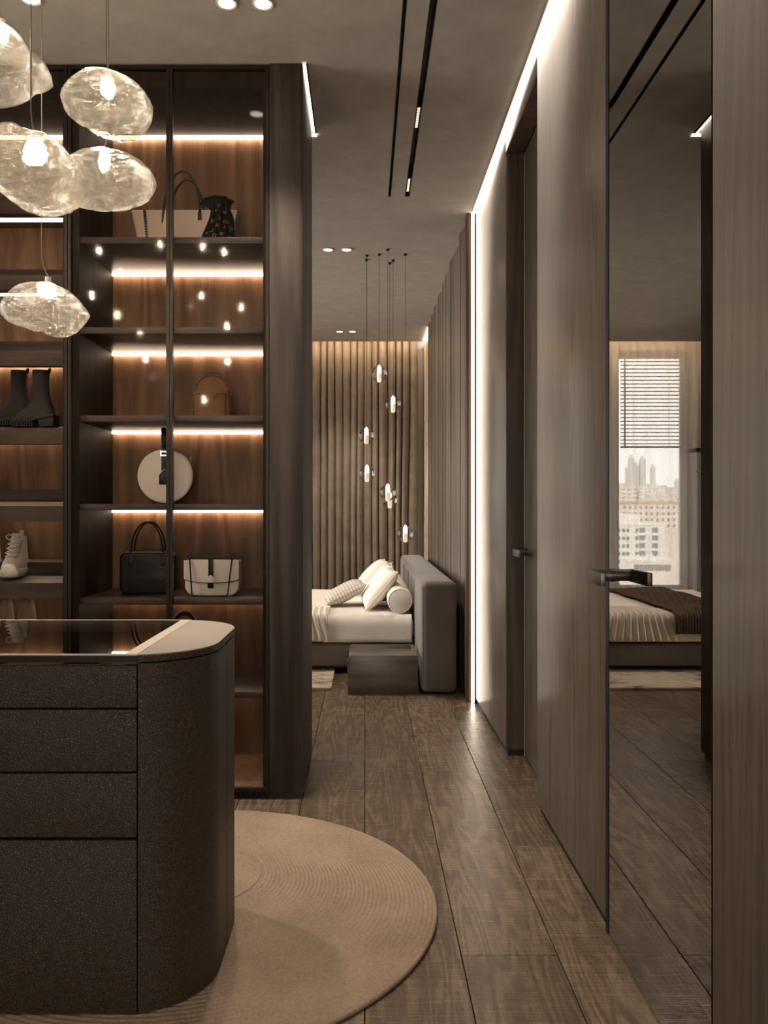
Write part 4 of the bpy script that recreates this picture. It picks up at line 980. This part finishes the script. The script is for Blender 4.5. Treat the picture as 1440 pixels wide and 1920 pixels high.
# nightstands
def nightstand(y0, label):
    x0, x1 = -.112, .345; cx = (x0 + x1) / 2
    T = thing('nightstand', label, 'nightstand', (cx, y0, 0), 0, 'nightstands')
    h, w, dp = .252, (x1 - x0) / 2, .46
    sp_ = [(-w, 0), (w, 0), (w, h), (-w + .03, h)] + [(-w + .03 - .024 * math.sin(a), h - .024 * (1 - math.cos(a))) for a in [k * PI / 12 for k in range(1, 7)]] + [(-w, h - .026)]
    obj('side_panel', MB().prism(sp_, 0, .022, 'Y'), M['nightwood'], T, .002)
    obj('side_panel', MB().prism(sp_, dp - .022, dp, 'Y'), M['nightwood'], T, .002)
    obj('back_rail', MB().box(w - .022, w, .0225, dp - .0225, 0.002, h), M['nightwood'], T, .002)
    obj('top', MB().box(-w + .006, w - .0225, .0225, dp - .0225, h - .045, h - .027), M['nightwood'], T)
    obj('drawer', MB().box(-w + .002, -w + .024, .0235, dp - .0235, .012, h - .056), M['nightwood'], T, .002)
    obj('bottom', MB().box(-w + .026, w - .0225, .0225, dp - .0225, .004, .02), M['nightwood'], T)
    return T
nightstand(5.552, 'low grey-brown nightstand with raised rim in front of the bed')
nightstand(8.2, 'second low nightstand beyond the bed, behind the pillows')
o = obj('cream_box', MB().prism(rrect(.045, .045, .012, 4), 0, .34, 'Z'), M['bagcream'], None, .006, loc=(.02, 8.4, .2258))
tag(o, 'small cream box standing on the far nightstand behind the pillows', 'box')

# bedroom rug
t = NT('worn_cream_rug'); v = t.co((1, 2.2, 1)); a = t.noise(v, 2.2, 6, .7, .8); b = t.noise(v, 14, 4, .7)
p = t.n('ShaderNodeBsdfPrincipled'); t.l(t.ramp(t.math('MULTIPLY', t.math('SUBTRACT', a, .12), t.math('ADD', b, .55)), [(.30, S(208, 192, 168)), (.44, S(196, 178, 152)), (.56, S(112, 98, 80))]), p.inputs['Base Color'])
p.inputs['Roughness'].default_value = .95; t.l(t.bump(b, .4, .004), p.inputs['Normal'])
o = obj('bedroom_rug', MB().box(-2.35, -.222, 5.665, 8.55, .0005, .0215), t.done(p.outputs[0]), bevel=.005)
tag(o, 'cream distressed rectangular rug under the bed', 'rug')

# globe pendants over the nightstand
M['globe'] = glass('clear_globe', (.93, .91, .88, 1), .0, 1.3, .9)
M['tubeglow'] = emit('globe_lamp_glow', (1, .92, .82, 1), .75)
M['frost'] = plain('frosted_lower', S(214, 198, 180), .5, emit=(1, .86, .72, 1), strength=.3)
gm = MB().lathe([(.0005, -.058)] + [(.058 * math.cos(a), .058 * math.sin(a)) for a in [-PI / 2 + k * PI / 20 for k in range(1, 20)]] + [(.0005, .058)], n=32).mesh('globe', 0, 2, True)
gm.materials.append(M['globe'])
um = MB().lathe([(.0005, .066), (.006, .064), (.016, .046), (.017, .003), (.0005, .003)], n=20).mesh('lamp_tube', 0, 2, 'auto'); um.materials.append(M['tubeglow'])
lm = MB().lathe([(.0005, .0025), (.017, .0025), (.016, -.05), (.012, -.060), (.0005, -.061)], n=20).mesh('frosted_tube', 0, 2, 'auto'); lm.materials.append(M['frost'])
GL = [((711, 701), (711, 476), 'highest glass globe pendant in the bedroom cluster'), ((737, 758), (738, 487), 'second highest glass globe pendant, right of the top one'),
      ((687, 817), (689, 486), 'upper of the two glass globes hanging at the cluster left'), ((688, 888), (690, 478), 'lower of the two glass globes hanging at the cluster left'),
      ((727, 924), (730, 467), 'rear one of two overlapping glass globes'), ((731, 938), (729, 492), 'front one of two overlapping glass globes'),
      ((760, 1001), (762, 476), 'lowest glass globe pendant, above the headboard')]
for (gx_, gy_), (cx_, cy_), lab in GL:
    _, yy = cpt(cx_, cy_); X, _, Z = P(gx_, gy_, yy)
    T = thing('globe_pendant', lab, 'pendant lamp', (X, yy, Z), 0, 'clear globe pendants over the nightstand')
    obj('globe', gm, None, T); obj('lamp_tube', um, None, T); obj('frosted_tube', lm, None, T)
    top = CEIL - Z
    obj('cord', MB().tube([(0, 0, .064), (0, 0, top - .002)], .0012, 5), M['blackmetal'], T)
    obj('canopy', MB().lathe([(.0005, top - .0005), (.011, top - .0005), (.011, top - .012), (.0005, top - .012)], n=14), M['blackmetal'], T)

# wall shelf with branch vase, glimpsed in the mirror
T = thing('wall_shelf', 'dark two-board wall shelf glimpsed in the mirror', 'shelf', (-2.5, 9.12, 1.15))
obj('board', MB().box(.001, .33, 0, .25, .68, .715), M['jamb'], T, .002)
obj('board', MB().box(.001, .15, 0, .25, 0, .035), M['jamb'], T, .002)
obj('upright', MB().box(.001, .03, 0, .25, .036, .679), M['jamb'], T)
T = thing('branch_vase', 'small vase with dry twigs standing on the dark wall shelf', 'vase', (-2.42, 9.24, 1.1855))
obj('vase', MB().lathe([(.001, 0), (.03, 0), (.045, .05), (.04, .10), (.02, .14), (.022, .16), (.018, .16), (.016, .14), (.001, .13)], n=24), M['black'], T, smooth='auto')
for k, (ax, az) in enumerate(((.20, .38), (.22, .44), (.18, .50), (.12, .47), (-.04, .46))):
    b = MB(); path = bez((0, 0, .12), (.02, .01 * k - .02, .25), (ax * .5, .02 * k - .03, az * .9), (ax, .02 * k - .03, az), 10)
    b.tube(path, lambda q: .004 * (1 - .75 * q), 6)
    for j in (4, 6, 8):
        p0 = Vector(path[j]); b.tube([p0, p0 + Vector((.03, .01, .03 - .012 * (j % 3))), p0 + Vector((.05, .012, .035))], .0016, 5)
    obj('twig', b, M['sole'], T, smooth=True)

# ================================================================== CITY beyond the window
rnd = random.Random(11)
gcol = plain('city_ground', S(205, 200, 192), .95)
o = obj('city_ground', MB().box(-2200, 400, 60, 4200, -75, -70), gcol); o['kind'] = 'structure'; o['label'] = 'hazy city ground far below the window'
M['bldwhite'] = plain('render_white', S(244, 240, 234), .9); M['bldcream'] = plain('render_cream', S(240, 230, 218), .9)  # building colours lightened to carry the city haze
M['bldgrey'] = plain('render_grey', S(222, 218, 212), .9); M['bldpink'] = plain('render_pink', S(238, 226, 214), .9)
M['bwin'] = plain('building_window', S(128, 128, 130), .2)
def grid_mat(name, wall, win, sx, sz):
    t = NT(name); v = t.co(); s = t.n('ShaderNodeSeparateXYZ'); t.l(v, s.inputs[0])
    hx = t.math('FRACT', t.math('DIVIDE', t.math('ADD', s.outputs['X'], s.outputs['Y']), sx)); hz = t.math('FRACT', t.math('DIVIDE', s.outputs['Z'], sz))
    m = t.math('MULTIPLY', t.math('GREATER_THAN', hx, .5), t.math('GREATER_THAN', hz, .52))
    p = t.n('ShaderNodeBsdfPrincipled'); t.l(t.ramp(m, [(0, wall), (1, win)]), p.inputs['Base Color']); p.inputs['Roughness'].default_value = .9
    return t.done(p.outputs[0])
far = [grid_mat('facade_far_%d' % k, w_, n_, sx, sz) for k, (w_, n_, sx, sz) in enumerate(((S(244, 240, 232), S(190, 188, 184), 4, 3.2), (S(238, 230, 220), S(186, 182, 176), 5.5, 3.2), (S(228, 226, 222), S(182, 182, 182), 3.4, 3.4), (S(240, 228, 218), S(190, 182, 176), 4.4, 3.0)))]  # haze put into the pale wall and window colours
def mx(px, Y): return 1.374 - (px - 684) / 1600 * Y          # where a thing seen in the mirror at this pixel column stands
def mz(py, Y): return 1.2 - (py - 956) / 1600 * Y
# near white block with built windows and balconies
Y = 330; T = thing('apartment_block', 'nearest white apartment block with rows of small windows, seen in the mirror', 'building', (0, Y, -70))
xa, xb = mx(1246, Y), mx(1150, Y); zt = mz(985, Y) + 70
obj('wall', MB().box(xa, xb, 0, 14, 0, zt), M['bldwhite'], T)
obj('roof', MB().box(xa - .4, xb + .4, -.4, 14.4, zt, zt + .8).box(mx(1205, Y), mx(1172, Y), 3, 9, zt + .8, zt + 4.5), M['bldwhite'], T)
wm = MB().box(-.5, .5, -.12, .1, 0, 1.3).mesh('window'); wm.materials.append(M['bwin'])
bmh = MB().box(-1.1, 1.1, -.12, .1, 0, 2.0).mesh('balcony_window'); bmh.materials.append(M['bwin'])
ble = MB().box(-1.3, 1.3, -1.1, 0, -.9, .05).mesh('balcony'); ble.materials.append(M['bldwhite'])
for r in range(9):
    z = zt - 2.6 - r * 3.0
    for px in (1160, 1169, 1177, 1194): obj('window', wm, None, T, loc=(mx(px, Y), 0, z))
    for px in (1204, 1228): obj('balcony_window', bmh, None, T, loc=(mx(px, Y), 0, z - .3)); obj('balcony', ble, None, T, loc=(mx(px, Y), 0, z - .3))
# lower terrace building in front
Y = 285; T = thing('terrace_building', 'cream flat-roofed building with terrace below the white block', 'building', (0, Y, -70)); zt = mz(1052, Y) + 70
xa, xb = mx(1262, Y), mx(1184, Y)
obj('wall', MB().box(xa, xb, 0, 12, 0, zt), M['bldcream'], T); obj('roof', MB().box(xa - .3, xb + .3, -.3, 12.3, zt, zt + .6), M['bldwhite'], T)
for k in range(5): obj('terrace_window', MB().box(-1.2, 1.2, -.1, .1, 0, 2.0), M['bwin'], T, loc=(xa + 2 + k * (xb - xa - 4) / 4, 0, zt - 3.2))
for k in range(9): obj('parapet_post', MB().box(-.12, .12, -.25, 0, 0, 1.6), M['bldwhite'], T, loc=(xa + .5 + k * (xb - xa - 1) / 8, 0, zt + .6))
# long block behind
Y = 430; T = thing('long_block', 'long pale block with regular windows behind the white apartment block', 'building', (0, Y, -70)); zt = mz(945, Y) + 70
xa, xb = mx(1290, Y), mx(1165, Y)
obj('wall', MB().box(xa, xb, 0, 12, 0, zt), M['bldpink'], T); obj('roof', MB().box(xa - .4, xb + .4, -.5, 12.5, zt, zt + 1.2), plain('tile_terracotta', S(206, 172, 150), .9), T)
for r in range(4):
    for k in range(12): obj('window', wm, None, T, loc=(xa + 1.5 + k * (xb - xa - 3) / 11, 0, zt - 2.4 - r * 3.1))
# dense district and hazy towers
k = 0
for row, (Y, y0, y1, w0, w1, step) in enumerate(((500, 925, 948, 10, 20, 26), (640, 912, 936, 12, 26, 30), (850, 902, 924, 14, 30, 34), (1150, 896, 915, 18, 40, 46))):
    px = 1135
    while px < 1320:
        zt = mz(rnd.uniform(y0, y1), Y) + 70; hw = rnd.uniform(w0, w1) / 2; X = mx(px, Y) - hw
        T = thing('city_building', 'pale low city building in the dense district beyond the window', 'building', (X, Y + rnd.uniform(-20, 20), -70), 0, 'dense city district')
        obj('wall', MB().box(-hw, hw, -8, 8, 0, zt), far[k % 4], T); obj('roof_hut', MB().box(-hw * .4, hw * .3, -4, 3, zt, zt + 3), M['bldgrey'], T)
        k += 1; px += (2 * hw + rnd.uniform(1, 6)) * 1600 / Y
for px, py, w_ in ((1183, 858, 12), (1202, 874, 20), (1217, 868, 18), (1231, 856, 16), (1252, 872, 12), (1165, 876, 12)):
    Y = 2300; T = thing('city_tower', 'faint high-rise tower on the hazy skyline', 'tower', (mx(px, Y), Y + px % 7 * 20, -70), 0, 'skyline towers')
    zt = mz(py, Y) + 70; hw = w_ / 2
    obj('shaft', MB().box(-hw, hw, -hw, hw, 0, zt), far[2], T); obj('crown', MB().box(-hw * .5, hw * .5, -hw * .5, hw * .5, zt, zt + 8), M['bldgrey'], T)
